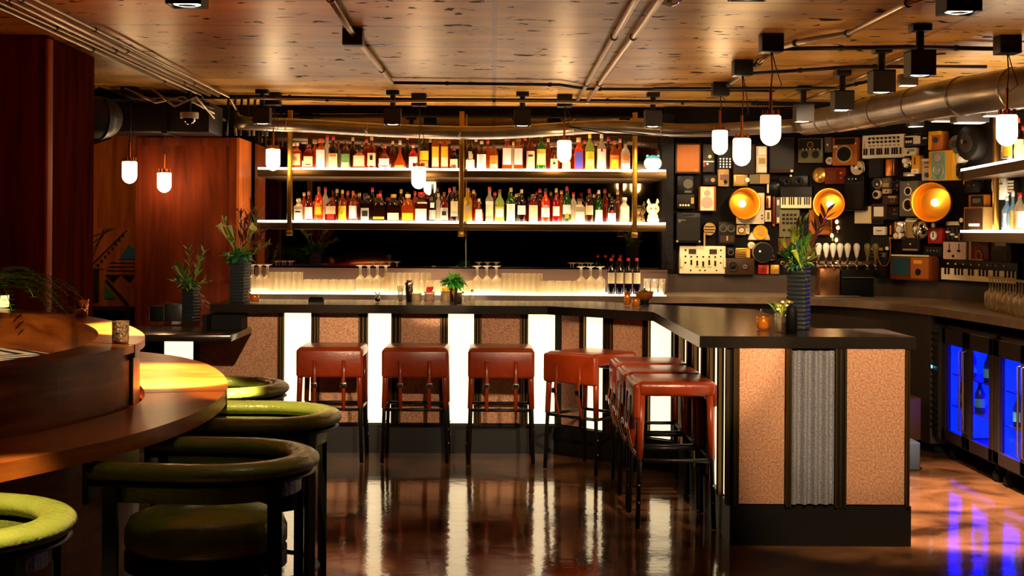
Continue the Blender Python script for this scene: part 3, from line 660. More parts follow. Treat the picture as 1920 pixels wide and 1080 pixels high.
# conduits: built along the ceiling
def pc(px, py, z=Wc-.03): return PZ(px, py, z)
def conduit(name, pts, r, label, m=None, clips=0, group='conduits on the ceiling', cat='conduit'):
    t = thing(name, label, cat, pts[0], group=group)
    b = B(m or conduitm).tube(pts, r, 10); part('pipe', b, t, True)
    for k in range(clips):
        s_ = (k+.5)/clips*(len(pts)-1); i = int(s_); p = Vector(pts[i]).lerp(Vector(pts[i+1]), s_-i); dr = (Vector(pts[i+1])-Vector(pts[i])).normalized()
        part('clip', B(black).tube([p-dr*.012, p+dr*.012], r*1.35, 10), t, True)
    return t
places = ['outermost', 'second', 'third', 'fourth', 'innermost']
for k, (x0_, xe, ye) in enumerate([(-2.50, 358, 176), (-2.43, 376, 178), (-2.36, 393, 179), (-2.29, 410, 180), (-2.22, 430, 182)]):
    q = pc(xe, ye); x0_ = q.x
    pts = [(x0_, 3.0, Wc-.03), (x0_, 6.5, Wc-.03), (q.x, q.y, Wc-.03)]
    if k in (1, 4): pts += [(q.x+.06, q.y+.1, Wc-.17), (q.x+.09, q.y+.55, Wc-.19)]
    conduit('ceiling_conduit', pts, .0105, f'{places[k]} of the five parallel thin pipes above the booth', clips=5, group='five parallel pipes above the booth')
a, m_, e_ = pc(590, -50), pc(664, 68), pc(735, 155)
conduit('ceiling_conduit', [a, m_, e_], .016, 'straight pipe crossing the ceiling through the small black box', clips=3)
conduit('ceiling_conduit', [e_, pc(900, 157), pc(1050, 159), pc(1100, 167), pc(1300, 168), pc(1450, 170)], .012, 'black pipe across the ceiling in front of the back bar', black, 4)
solo('junction_box', B(black).box(-.055, .055, -.055, .055, 0, .09, .004), 'small black box on the ceiling pipe', 'junction box', (m_.x, m_.y-.05, Wc-.09))
conduit('ceiling_conduit', [pc(1225, -60), pc(1192, 0), pc(1083, 187)], .016, 'first of the twin pipes running to the back wall', clips=4)
conduit('ceiling_conduit', [pc(1278, -60), pc(1237, 0), pc(1103, 187)], .016, 'second of the twin pipes, by the glass dome', clips=4)
conduit('ceiling_conduit', [pc(170, 180), pc(470, 182), pc(760, 187), pc(1075, 189), pc(1160, 190), pc(1600, 196)], .018, 'long black pipe where the ceiling meets the back bar', black, 6)
conduit('ceiling_conduit', [pc(1730, -6), pc(1690, 12), pc(1590, 63), pc(1515, 75), pc(1450, 92)], .016, 'bent brown pipe leading to the box over the largest pendant', clips=3)
conduit('ceiling_conduit', [pc(1450, 95), pc(1400, 135), pc(1345, 175)], .016, 'short pipe linking the boxes of the three grouped pendants', clips=2)
conduit('ceiling_conduit', [pc(1455, 92), pc(1700, 88), pc(1885, 92)], .013, 'black pipe from the pendant box to the box at the picture edge', black, 2)
conduit('ceiling_conduit', [pc(1400, 138), pc(1500, 132), pc(1600, 125), pc(1640, 125), pc(1850, 125)], .012, 'wavy black pipe behind the cube downlights', black, 2)
conduit('ceiling_conduit', [pc(1225, 166), pc(1570, 165), pc(1640, 150)], .011, 'thin black pipe behind the three grouped pendants', black, 2)
for a_, c_, lab in (((1720, 98), (1650, 125), 'short slanting pipe between the first two cube downlights'), ((1650, 130), (1570, 163), 'short slanting pipe between the second and third cube downlights'), ((1560, 168), (1500, 190), 'short slanting pipe between the third and last cube downlights')):
    conduit('ceiling_conduit', [pc(*a_), pc(*c_)], .010, lab)
# ducts
def duct(name, pts, rs, label, m=greyduct, rings=0):
    t = thing(name, label, 'duct', pts[0])
    P = smooth([Vector(p) for p in pts], 6); n = len(P); RR = [rs[0]+(rs[1]-rs[0])*k/(n-1) for k in range(n)]
    part('duct_tube', B(m).tube(P, RR, 24), t, True)
    for k in range(rings):
        i = int((k+.5)/rings*(n-2)); p = P[i]; dr = (P[i+1]-p).normalized(); part('seam_ring', B(m).tube([p-dr*.008, p+dr*.008], RR[i]*1.04, 24), t, True)
duct('ventilation_duct', [(3.95, 6.6, 2.46), (3.0, 8.0, 2.44), (2.75, 9.3, 2.45), (2.62, 10.3, 2.46), (2.45, 10.9, 2.46)], (.13, .095), 'big silver duct sweeping in from the picture edge above the pendants', rings=9)
duct('ventilation_duct', [(2.5, 11.05, 2.455), (1.6, 11.38, 2.43), (.95, 11.4, 2.46), (0, 11.4, 2.405), (-.8, 11.4, 2.415), (-1.5, 11.4, 2.45), (-2.1, 11.4, 2.47)], (.055, .055), 'long sagging silver duct hung in front of the bottle shelves', rings=6)
conduit('cable_bundle', [(-1.9, 10.8, 2.62), (-1, 10.8, 2.60), (0, 10.8, 2.61), (1.2, 10.8, 2.60), (2, 10.8, 2.6)], .009, 'thin silver pipe just above the sagging duct', conduitm, 3)
conduit('cable_bundle', [(1.4, 11.1, 2.36), (.6, 11.15, 2.44), (1.0, 11.1, 2.36), (1.9, 11.2, 2.42)], .005, 'loose black cable looping under the sagging duct', black)
duct('round_duct', [(-3.6, 10.2, 2.45), (-3.05, 10.5, 2.44), (-2.98, 10.55, 2.44)], (.16, .16), 'dark round duct end above the alcove', mat('dark_duct', '#241d16', .5, .3), 2)
t = thing('box_duct', 'dark boxy duct across the top of the red-brown panelled block', 'duct', (-2.7, 11.1, 2.36))
part('duct_box', B(mat('dark_duct2', '#1c1814', .5, .3)).box(-3.5, -2.25, 10.95, 11.5, 2.365, 2.6, .004), t, True); part('flange', B(mat('dark_duct2')).box(-2.62, -2.58, 10.93, 11.5, 2.35, 2.62), t, True)
for k in range(7):
    x = -2.2+k*.055; conduit('service_pipe', [(x, 11.5, 2.70), (x, 11.45, 2.58), (x+.02*(k % 2), 11.42, 2.37)], .011, f'{ORD[k]} of the short black pipes bunched above the panelled block', [black, bronze, dark][k % 3], group='pipes bunched above the panelled block')
for k in range(3):
    conduit('flexible_conduit', [(-3.0+k*.2, 10.5, 2.66), (-2.75+k*.15, 10.65, 2.60-.03*k), (-2.5+k*.1, 10.7, 2.62), (-2.2, 10.9, 2.55-.04*k)], .010, ['curly black flexible pipe starting over the alcove', 'second curly pipe, over the panelled block', 'third curly pipe, closest to the white camera dome'][k], conduitm if k else black)
# security dome, sprinkler, glass domes
p = PD(355, 222, 10.7)
t = thing('security_camera', 'white dome camera hanging by the bunched pipes', 'camera', (p.x, p.y, p.z)); wh = mat('off_white', '#c9bca4', .5)
part('housing', B(wh).cyl((0, 0, 0), .07, .045, 24), t); part('dome', B(glass('smoke_glass', '#141210', .3, .4)).lathe([(0, -.05), (.03, -.042), (.048, -.02), (.052, 0)], seg=20), t); part('bracket', B(black).cyl((0, 0, .045), .015, Wc-p.z-.045, 10), t)
clearg = glass('clear_glass', '#e8dcc4', .78, .2)
for (px, py, r_, lab) in ((1255, -2, .07, 'clear glass dome on the ceiling at the top edge, by the twin pipes'), (1102, 192, .05, 'pinkish glass dome at the far end of the twin pipes')):
    p = PZ(px, py, Wc-.02); t = thing('glass_dome', lab, 'ceiling dome', (p.x, p.y, Wc))
    part('dome', B(clearg).lathe([(0, -r_*.8), (r_*.5, -r_*.7), (r_*.9, -r_*.35), (r_, -.01)], seg=24), t); part('rim', B(steel).lathe([(r_, -.012), (r_*1.12, -.012), (r_*1.12, 0), (0, 0)], seg=24), t); part('sprinkler', B(chrome).cyl((0, 0, -r_*.5), .012, r_*.5, 10), t)
# extra boxes on top of the radio wall
for k, (px, py, wpx, hpx, d) in enumerate(((1818, 210, 62, 40, 10.2), (1770, 205, 50, 44, 10.9), (1722, 222, 40, 30, 11.4), (1865, 195, 44, 44, 9.4), (1702, 150, 34, 20, 8.8))):
    p = PD(px, py, d); q = wpx/F*d/2; z = hpx/F*d/2
    t = thing('wall_floodlight', ['wide grey box light on top of the radio wall, beside the shelf', 'grey box light on top of the radio wall, middle one', 'small grey box light on the radio wall, farthest from the shelf', 'grey box light directly above the shelf at the picture edge', 'small clear-sided box behind the biggest cube downlight'][k], 'light', (p.x, p.y, p.z), group='box lights above the radio wall')
    part('box', B(mat('grey_box', '#5b534a', .45)).box(-q, q, -q*.6, q*.6, -z, z, .004), t); part('diffuser', B(mat('soft_lens', '#fff2dc', .4, emit=1.5, ecol=(1, .85, .65))).box(-q*.8, q*.8, -q*.5, q*.5, -z-.006, -z-.001), t, label='pale lit underside')
    part('hanger', B(black).box(-.012, .012, -.01, .01, z, Wc-p.z), t)

# ================================================================ BOTTLES
G = {k: glass('bottle_'+k, c, cl, 1, .06) for k, c, cl in (('amber', '#b04c0e', .4), ('red', '#84160a', .4), ('dark', '#2c1208', .35), ('brown', '#5a220c', .4), ('green', '#1e6a24', .35), ('clear', '#d8c8a8', .6),
     ('yellow', '#e0b418', .4), ('crimson', '#c01418', .4), ('orange', '#f05a14', .4), ('lime', '#b8c860', .5), ('black', '#140e0c', .1), ('blue', '#9ac4dc', .5))}
LB = {k: mat('label_'+k, c, .6) for k, c in (('white', '#f4efe4'), ('cream', '#ecd9a4'), ('yellow', '#f2c81e'), ('orange', '#ef8a24'), ('purple', '#4a44b8'), ('black', '#15120f'), ('gold', '#c8962a'), ('green', '#6a9a4a'), ('silver', '#b8b4a8'), ('red', '#c81c18'))}
CP = {k: mat('cap_'+k, c, .35) for k, c in (('white', '#efe6d4'), ('red', '#c2181c'), ('black', '#14110f'), ('gold', '#d0a040'), ('brown', '#7a4420'), ('orange', '#e05a1c'), ('cream', '#e6cf96'), ('copper', '#c87850'),
     ('magenta', '#b01848'), ('yellow', '#e2cc20'), ('silver', '#b0a898'), ('pink', '#c88878'), ('green', '#2a7a3a'))}
# (outline as (radius share, height share)); 4-sided ones are square bottles
PROF = {'round': [(0, 0), (.96, 0), (1, .02), (1, .56), (.92, .64), (.6, .72), (.36, .78), (.30, .9)],
        'tall': [(0, 0), (.96, 0), (1, .02), (1, .62), (.85, .68), (.42, .75), (.34, .90)],
        'square': [(0, 0), (.97, 0), (1, .02), (1, .60), (.94, .65), (.5, .71), (.34, .76), (.34, .88)],
        'squat': [(0, 0), (.95, 0), (1, .03), (1, .58), (.9, .68), (.5, .76), (.28, .80), (.28, .88)],
        'flask': [(0, 0), (.6, 0), (.9, .12), (1, .30), (.85, .46), (.4, .60), (.24, .68), (.22, .88)],
        'decanter': [(0, 0), (.9, 0), (1, .06), (.95, .2), (.5, .38), (.25, .55), (.22, .86)],
        'wine': [(0, 0), (.95, 0), (1, .02), (1, .60), (.85, .68), (.42, .76), (.38, .80), (.36, .94)]}
def bottle(x, y, z, wd, h, kind, gc, lc, cc, label, group, l0=.06, l1=.5, lw=.86, extra=None):
    t = thing('bottle', label, 'bottle', (x, y, z), group=group)
    sq = kind in ('square', 'squat'); r = wd/2*(1.414 if sq else 1)*.97; b = B(G[gc])
    if sq: b.M = Matrix.Rotation(math.pi/4, 4, 'Z')
    pr = [(q*r, k*h) for q, k in PROF[kind]]
    if sq:
        body = [p for p in pr if p[1] <= h*.66]; b.M = Matrix.Rotation(math.pi/4, 4, 'Z'); b.lathe(body, seg=4, smooth=False)
        b.M = Matrix(); nk = [(min(q, wd/2*.96), k) for q, k in pr if k >= body[-1][1]]; b.lathe(nk, seg=16)
    else: b.lathe(pr, seg=18)
    part('glass_body', b, t)
    top = PROF[kind][-1]; rt = max(top[0]*r, .010)
    part('cap', B(CP[cc]).lathe([(0, top[1]*h-.02*h), (rt*1.12, top[1]*h-.02*h), (rt*1.15, h*.985), (rt*.9, h), (0, h)], seg=14), t)
    if lc:
        b = B(LB[lc])
        if sq: b.box(-wd/2*lw, wd/2*lw, -wd/2*.99-.003, -wd/2*.99+.001, l0*h, l1*h)
        else:
            n = 10; rr = r*1.012; an = rad(62)*lw/.86; vs = [(rr*math.sin(-an+2*an*k/n), -rr*math.cos(-an+2*an*k/n), zz) for zz in (l0*h, l1*h) for k in range(n+1)]
            if kind in ('round', 'tall', 'wine'): b.add(vs, [(k, k+1, n+2+k, n+1+k) for k in range(n)], True)
            else: b.box(-wd/2*lw*.8, wd/2*lw*.8, -r*.98-.002, -r*.98+.01, l0*h, l1*h)
        L = part('paper_label', b, t)
        if extra:
            m_, u0, u1, v0, v1 = extra; e_ = B(LB[m_]); yy = -(wd/2*.99 if sq else r*1.012)-.005
            e_.box(wd/2*u0, wd/2*u1, yy, yy+.004, v0*h, v1*h); link('label_print', e_, L)
    return t
UP = [ # px, width px, top y, kind, glass, label, cap, label bottom, label top, print, words
 (555, 22, 267, 'square', 'amber', 'cream', 'white', .10, .55, ('orange', -.3, .3, .28, .42), 'squarish amber bottle with a cream label and a white cap'),
 (579, 20, 270, 'squat', 'red', 'cream', 'brown', .06, .48, ('black', -.5, .5, .12, .16), 'dark red bottle with a small cream label'),
 (602, 19, 260, 'square', 'amber', 'white', 'orange', .02, .62, None, 'amber bottle almost covered by a white label, orange cap'),
 (625, 19, 256, 'round', 'dark', 'cream', 'red', .02, .46, ('orange', -.7, .7, .36, .44), 'dark bottle with an orange-topped cream label and red cap'),
 (648, 19, 262, 'round', 'brown', 'green', 'brown', .02, .5, ('cream', -.7, .7, .06, .2), 'brown bottle with a green and cream label'),
 (674, 24, 278, 'square', 'amber', 'cream', 'black', .10, .62, None, 'low square bottle with a wide cream label and black cap'),
 (697, 18, 256, 'round', 'red', 'cream', 'gold', .08, .48, ('brown' if 0 else 'black', -.3, .3, .26, .40), 'bottle with a dark crest on its cream label and a gold cap'),
 (721, 28, 272, 'flask', 'red', 'white', 'orange', .14, .42, None, 'round-bellied red bottle with a wide white label'),
 (750, 24, 263, 'decanter', 'amber', 'gold', 'silver', .02, .12, None, 'amber decanter with a silver stopper'),
 (775, 18, 272, 'round', 'crimson', 'white', 'cream', .06, .5, None, 'short red bottle with a white label'),
 (796, 19, 244, 'tall', 'dark', 'yellow', 'cream', .22, .46, ('orange', -.8, .8, .06, .2), 'tall dark bottle with a slanting yellow label'),
 (817, 15, 245, 'square', 'amber', 'yellow', 'copper', .06, .58, ('cream', -.8, .8, .06, .3), 'tall yellow-labelled bottle with a copper neck, beside the slanting label'),
 (834, 15, 245, 'square', 'amber', 'yellow', 'copper', .06, .58, ('cream', -.8, .8, .06, .3), 'tall yellow-labelled bottle with a copper neck, beside the dark red cap'),
 (851, 17, 277, 'round', 'dark', 'cream', 'red', .12, .46, ('red', -.6, .6, .12, .18), 'short dark bottle with cream label and dark red cap'),
 (882, 19, 254, 'round', 'dark', 'white', 'gold', .02, .28, ('cream', -.35, .35, .30, .52), 'dark bottle with an oval over a low white label, gold cap'),
 (903, 20, 264, 'round', 'brown', 'white', 'cream', .02, .52, None, 'brown bottle with a tall white label and flared cream stopper'),
 (926, 18, 268, 'round', 'amber', 'orange', 'black', .04, .52, ('cream', -.7, .7, .06, .2), 'amber bottle with an orange and cream label'),
 (951, 19, 256, 'square', 'amber', 'white', 'brown', .14, .64, None, 'first of the two twin square bottles with bright white labels'),
 (972, 18, 257, 'square', 'amber', 'white', 'brown', .14, .64, None, 'second of the two twin square bottles with bright white labels'),
 (995, 18, 252, 'round', 'red', 'cream', 'brown', .02, .52, ('black', -.5, .5, .36, .42), 'red-amber bottle with a striped cream label'),
 (1015, 20, 250, 'round', 'green', 'yellow', 'magenta', .12, .56, ('cream', -.8, .8, .16, .44), 'green bottle with a pale yellow label and magenta cap'),
 (1039, 16, 270, 'round', 'brown', 'cream', 'brown', .04, .42, ('black', -.3, .3, .2, .28), 'little brown bottle with an arched cream label'),
 (1062, 18, 268, 'round', 'amber', 'cream', 'orange', .02, .3, None, 'amber bottle standing behind the opal pendant'),
 (1085, 17, 258, 'square', 'orange', 'purple', 'cream', .04, .56, None, 'orange-red bottle with a purple label'),
 (1106, 19, 251, 'round', 'lime', 'yellow', 'yellow', .08, .5, ('cream', -.7, .7, .1, .3), 'lime-tinted bottle with yellow label and yellow cap'),
 (1128, 19, 251, 'round', 'clear', 'white', 'white', .06, .58, ('red', -.2, .2, .5, .58), 'clear bottle with a white label, red dot and white cap'),
 (1152, 19, 264, 'round', 'amber', 'orange', 'orange', .04, .5, ('yellow', -.7, .7, .1, .36), 'amber bottle with a yellow-orange label and orange cap'),
 (1173, 19, 264, 'round', 'clear', 'white', 'black', .02, .22, ('orange', -.5, .5, .32, .52), 'clear bottle with a round orange label over a low white one')]
LOW = [
 (560, 17, 372, 'square', 'clear', 'white', 'cream', .04, .5, ('black', -.6, .6, .36, .42), 'clear bottle capped with an upturned cream cup'),
 (579, 17, 359, 'round', 'red', 'white', 'pink', .06, .46, None, 'dark red bottle with a round white label'),
 (598, 18, 350, 'round', 'orange', 'orange', 'brown', .16, .52, ('yellow', -.6, .6, .2, .4), 'glowing amber bottle with an orange oval label'),
 (621, 22, 370, 'squat', 'red', 'cream', 'brown', .28, .62, ('red', -.6, .6, .06, .26), 'red bottle with a wide cream scroll label'),
 (642, 17, 356, 'round', 'amber', 'yellow', 'yellow', .02, .48, ('orange', -.2, .2, .2, .3), 'amber bottle with yellow label and yellow neck'),
 (662, 17, 358, 'round', 'amber', 'white', 'orange', .08, .5, None, 'amber bottle with a rounded white label and orange neck'),
 (685, 18, 362, 'square', 'dark', 'silver', 'black', .02, .46, ('black', -.6, .6, .16, .36), 'square bottle with a black and silver label'),
 (711, 25, 364, 'squat', 'dark', 'gold', 'orange', .06, .16, None, 'wide dark red bottle with an orange stopper and small gold plate'),
 (738, 25, 364, 'squat', 'dark', 'cream', 'gold', .04, .30, None, 'wide dark bottle with a low cream label'),
 (765, 24, 364, 'squat', 'amber', 'yellow', 'cream', .04, .30, None, 'wide amber bottle with a low yellow label and cork-coloured cap'),
 (790, 25, 360, 'square', 'brown', 'white', 'red', .02, .42, None, 'bottle dipped in red wax over a big white label'),
 (811, 15, 345, 'tall', 'black', 'silver', 'silver', .04, .3, ('white', -.5, .5, .36, .5), 'tall black bottle with silver print'),
 (833, 17, 360, 'round', 'red', 'silver', 'brown', .04, .46, ('black', -.5, .5, .2, .34), 'red-amber bottle with a black and white picture label'),
 (852, 16, 350, 'tall', 'dark', 'cream', 'brown', .14, .58, ('silver', -.8, .8, .14, .25), 'tall dark bottle with a long cream label'),
 (877, 18, 352, 'tall', 'yellow', 'gold', 'copper', .04, .5, ('silver', -.3, .3, .3, .48), 'golden bottle with a silver emblem'),
 (898, 18, 372, 'flask', 'amber', 'white', 'cream', .05, .52, None, 'short amber bottle with a rounded white label'),
 (918, 16, 350, 'tall', 'clear', 'cream', 'orange', .16, .58, ('white', -.9, .9, .48, .58), 'clear bottle with cream label and orange cap'),
 (937, 19, 355, 'round', 'lime', 'yellow', 'brown', .05, .46, ('white', -.7, .7, .14, .4), 'pale yellow bottle with a bright yellow label'),
 (958, 18, 352, 'round', 'green', 'white', 'gold', .03, .52, None, 'dark green bottle with a pointed white label'),
 (978, 18, 355, 'round', 'dark', 'white', 'cream', .22, .50, None, 'dark bottle with a square white label held midway'),
 (1000, 19, 364, 'square', 'red', 'cream', 'brown', .0, .60, None, 'bottle with a very tall cream label and round stopper'),
 (1023, 18, 353, 'round', 'orange', 'white', 'black', .14, .42, ('silver', -.6, .6, .42, .5), 'orange-red bottle with a white label'),
 (1043, 15, 353, 'tall', 'crimson', 'white', 'yellow', .18, .46, None, 'crimson bottle with white label and yellow cap'),
 (1063, 18, 349, 'round', 'green', 'white', 'red', .22, .48, ('orange', -.4, .4, .10, .22), 'green bottle with a round white label and red cap'),
 (1087, 20, 372, 'square', 'clear', 'white', 'brown', .04, .44, None, 'squat clear bottle with a handle-like shoulder and white label'),
 (1105, 17, 354, 'round', 'brown', 'cream', 'red', .22, .50, None, 'brown bottle with a round cream label and red cap'),
 (1123, 16, 356, 'round', 'green', 'white', 'white', .02, .38, ('green', -.3, .3, .38, .46), 'slim green bottle with a low white label'),
 (1147, 17, 369, 'round', 'black', 'white', 'black', .02, .36, ('red', -.4, .4, .38, .46), 'black bottle with a round white label and a red spot'),
 (1171, 18, 370, 'square', 'clear', 'cream', 'silver', .12, .62, ('silver', -.4, .4, .24, .48), 'clear square bottle with a framed cream label')]
for S, zt, nm in ((UP, 2.115, 'upper'), (LOW, 1.675, 'lower')):
    for i, (px, wp, ty, kd, gc, lc, cc, l0, l1, ex, words) in enumerate(S):
        y = SY+.10+.012*(i % 3); p = PD(px, ty, y); q = PD(px, ty, y)
        bottle(p.x, y, zt, wp/F*y*.97, max(.12, q.z-zt), kd, gc, lc, cc, f'{words}, {nm} shelf', f'bottles on the {nm} shelf', l0, l1, extra=ex)
# a second, mostly hidden row
nb = 0
for zt, nm, xs in ((2.115, 'upper', [590, 613, 661, 686, 736, 763, 892, 914, 962, 984, 1027, 1096, 1117, 1140, 1162]), (1.675, 'lower', [570, 610, 632, 652, 674, 698, 752, 778, 822, 843, 888, 928, 968, 1012, 1053, 1075, 1114, 1134, 1158])):
    for k, px in enumerate(xs):
        y = SY+.22; p = PD(px, 380, y); gc = ['amber', 'red', 'brown', 'dark', 'dark', 'clear', 'brown'][(k*5) % 7]
        bottle(p.x, y, zt, .065, .24+.045*((k*7) % 4)/3, 'round', gc, None, ['gold', 'brown', 'black', 'red', 'cream', 'silver'][(k*3) % 6], f'{ORD[k]} half-hidden bottle in the back row of the {nm} shelf', f'hidden second row of the {nm} shelf'); nb += 1
# shelf ends: plain jar standing in for a blue figurine, and an animal figurine
p = PD(1224, 315, SY+.12); q = .085
t = thing('stand_in_jar', 'round blue-topped white jar standing in for a figurine on the end of the upper shelf', 'ornament', (p.x, p.y, 2.115))
part('bowl', B(mat('glaze_white', '#f2f6fa', .2)).sph((0, 0, .06), .072, 20, 1.05, .9, .84), t); part('lid', B(mat('glaze_blue', '#4aa8d0', .2)).sph((0, 0, .088), .055, 18, 1.1, .95, .72).sph((-.045, 0, .118), .014, 8).sph((.045, 0, .118), .014, 8), t)
p = PD(1224, 415, SY+.12)
t = thing('animal_figurine', 'small cream animal figurine with tall ears on the end of the lower shelf', 'ornament', (p.x, p.y, 1.675)); fc = mat('figurine_cream', '#f0d8a4', .3); fr_ = mat('figurine_rust', '#a03818', .3)
part('body', B(fc).sph((0, 0, .045), .045, 16, 1, .9, 1.05).sph((-.03, -.02, .02), .022, 10).sph((.03, -.02, .02), .022, 10), t); part('head', B(fc).sph((0, -.005, .115), .053, 16, 1.05, .9, .9), t)
for sx in (-1, 1):
    part('ear', B(fc).tube([(sx*.028, 0, .150), (sx*.040, 0, .178), (sx*.036, 0, .2)], [.012, .013, .004], 8), t); part('eye', B(fr_).sph((sx*.02, -.049, .118), .009, 8), t)
part('fringe', B(fr_).sph((0, -.012, .145), .03, 10, 1, .8, .6), t)
part('tail', B(bronze).tube([(-.075, .02, 0), (-.095, .02, .06), (-.085, .02, .12)], [.014, .02, .006], 8), t)

# ================================================================ GLASSES ON THE BACK COUNTER
gl = glass('glassware', '#f8ecd0', .68, .3, .08, tint='#f6ecd4'); zc = 1.079
wine_prof = [(.0, .001), (.034, .001), (.036, .04), (.040, .085), (.036, .115), (.012, .135), (.004, .15), (.004, .215), (.034, .225), (.034, .228), (0, .228)]   # upturned: rim below, foot above
def tumbler_b(r, h, m=gl):
    b = B(m).lathe([(0, h), (r*.9, h), (r, h-.006), (r*1.05, 0)], seg=14).lathe([(0, .012+0), (r*.82, .012)], seg=14); return b
protos = {'tall': ('highball_glass', tumbler_b(.022, .165), 'upturned tall glasses'), 'short': ('rocks_glass', tumbler_b(.033, .105), 'upturned short glasses'), 'wine': ('wine_glass', B(gl).lathe(wine_prof, seg=18), 'upturned wine glasses')}
groups = [(472, 500, 'wine', 14, 'in the shade of the corner vase'), (506, 566, 'tall', 11, 'beside the corner vase'), (575, 662, 'short', 16, 'past the corner tall glasses'),
          (674, 716, 'wine', 16, 'left of the shaker'), (724, 796, 'tall', 11, 'behind the steel shaker'), (803, 876, 'short', 16, 'behind the parsley'),
          (893, 932, 'wine', 18, 'under the mirror joint'), (944, 1006, 'tall', 11, 'just past the mirror joint'), (1014, 1076, 'short', 16, 'past the last tall glasses'),
          (1088, 1128, 'wine', 18, 'by the red-capped wine bottles')]
for a, c_, kd, pitch, where in groups:
    nm, pb, gname = protos[kd]; base = None; n = int((c_-a)/pitch+.5)+1
    for row in range(2):
        for k in range(n):
            px = a+k*pitch; y = 11.47+row*.11; x = PD(px, 540, y).x+row*.012
            lab = f'{ORD[k]} {dict(tall="tall", short="short", wine="wine")[kd]} glass, {"front" if row == 0 else "back"} line, {where}'
            if base is None: base = solo(nm, pb, lab, 'glass', (x, y, zc), group=f'{gname} {where}')
            else:
                o = base.copy(); C.objects.link(o); o.location = (x, y, zc); o['label'] = lab
    pb.v = list(pb.v)
for k in range(4):
    p = PD(1146+16*k, 480, 11.46); h = PD(1146, 478, 11.46).z-zc+.0
    t = bottle(p.x, 11.46, zc, .066, .30, 'wine', 'black', 'cream', 'red', f'{ORD[k]} of the four red-capped wine bottles, counted from the wine glasses', 'four red-capped wine bottles', .30, .60)
for k in range(3):
    p = PD(1213+14*k, 540, 11.5); solo('clear_tumbler', B(clearg).lathe([(0, .006), (.026, .006), (.030, .13), (.028, .13), (.024, .012)], seg=16), ['clear tumbler touching the last red-capped wine bottle', 'clear tumbler in the middle of three at the end of the lit counter', 'clear tumbler at the very end of the lit counter, past the wine bottles'][k], 'glass', (p.x, 11.5, 1.079), group='three clear tumblers past the wine bottles')
# glasses on the curved part of the counter
for k in range(14):
    px = 1856+(k % 7)*11+(k//7)*5; y = 9.75-.16*(k % 7)+.12*(k//7); x = PD(px, 540, y).x
    solo('wine_glass', B(gl).lathe(wine_prof, seg=16), f'upturned wine glass on the counter under the long keyboard, {"front" if k < 7 else "back"} line, {ORD[k % 7]} along', 'glass', (x, y, 1.071), group='stemmed glasses under the long keyboard')

# ================================================================ THINGS ON THE BAR TOP
ZB = 1.071
def at_bar(px, py, z=ZB): p = PZ(px, py, z); return (p.x, p.y, z)
def votive(px, py, label, r=.03, h=.065, m=None, z=ZB, flame=True):
    t = thing('votive_candle', label, 'candle', at_bar(px, py, z)); g = m or glass('amber_glass', '#c87a20', .5, .5)
    part('holder', B(g).lathe([(0, .004), (r*.9, .004), (r, .01), (r*1.05, h), (r*.95, h), (r*.85, .012), (0, .012)], seg=18), t)
    part('wax', B(mat('wax', '#e8b460', .5, emit=.9, ecol=(1, .5, .15))).cyl((0, 0, .014), r*.8, h*.45, 16), t)
    if flame: part('flame', B(mat('flame', '#ffcf70', .3, emit=25, ecol=(1, .6, .2))).sph((0, 0, h*.65), .006, 8, 1, 1, 2), t)
    return t
votive(1192, 576, 'amber glass votive beside the wooden bowl at the bend of the bar'); votive(1176, 573, 'tall mottled votive glass behind the small amber one at the bend', .022, .10)
votive(478, 567, 'lit amber votive beside the corner vase on the bar', .03, .055); votive(460, 566, 'square amber glass votive against the foot of the corner vase', .028, .09)
votive(1432, 618, 'low lit votive by the largest dark vase on the bar arm', .038, .07)
mercury = glass('mercury_glass', '#b09070', .35, .6, .15)
t = thing('votive_candle', 'cut-glass votive on the golden stretch of the upper booth ledge', 'candle', (PZ(226, 643, ZU+.001))); cg = mat('speckled_glass', '#c8a070', .15, .6, bump=.9, bscale=90, vary=.8, vscale=60)
part('holder', B(cg).lathe([(0, 0), (.030, 0), (.032, .01), (.033, .085), (.029, .085), (.028, .012), (0, .012)], seg=20), t); part('wax', B(mat('wax')).cyl((0, 0, .014), .024, .03, 14), t)
t = thing('votive_candle', 'smooth metallic votive at the back of the upper booth ledge', 'candle', (PZ(153, 594, ZU+.001)))
part('holder', B(mat('smoky_metal_glass', '#d8a884', .12, .8)).lathe([(0, 0), (.028, 0), (.036, .085), (.031, .085), (.024, .012), (0, .012)], seg=20), t); part('wax', B(mat('wax')).cyl((0, 0, .014), .022, .03, 14), t)
t = thing('votive_candle', 'glowing square candle glass under the fern at the picture edge', 'candle', (PZ(4, 576, ZU+.001))); part('holder', B(mat('lit_candle_glass', '#ffc860', .3, emit=2.2, ecol=(1, .6, .2))).box(-.03, .03, -.03, .03, 0, .075, .006), t); part('rim', B(brass).box(-.031, .031, -.031, .031, .068, .078), t)
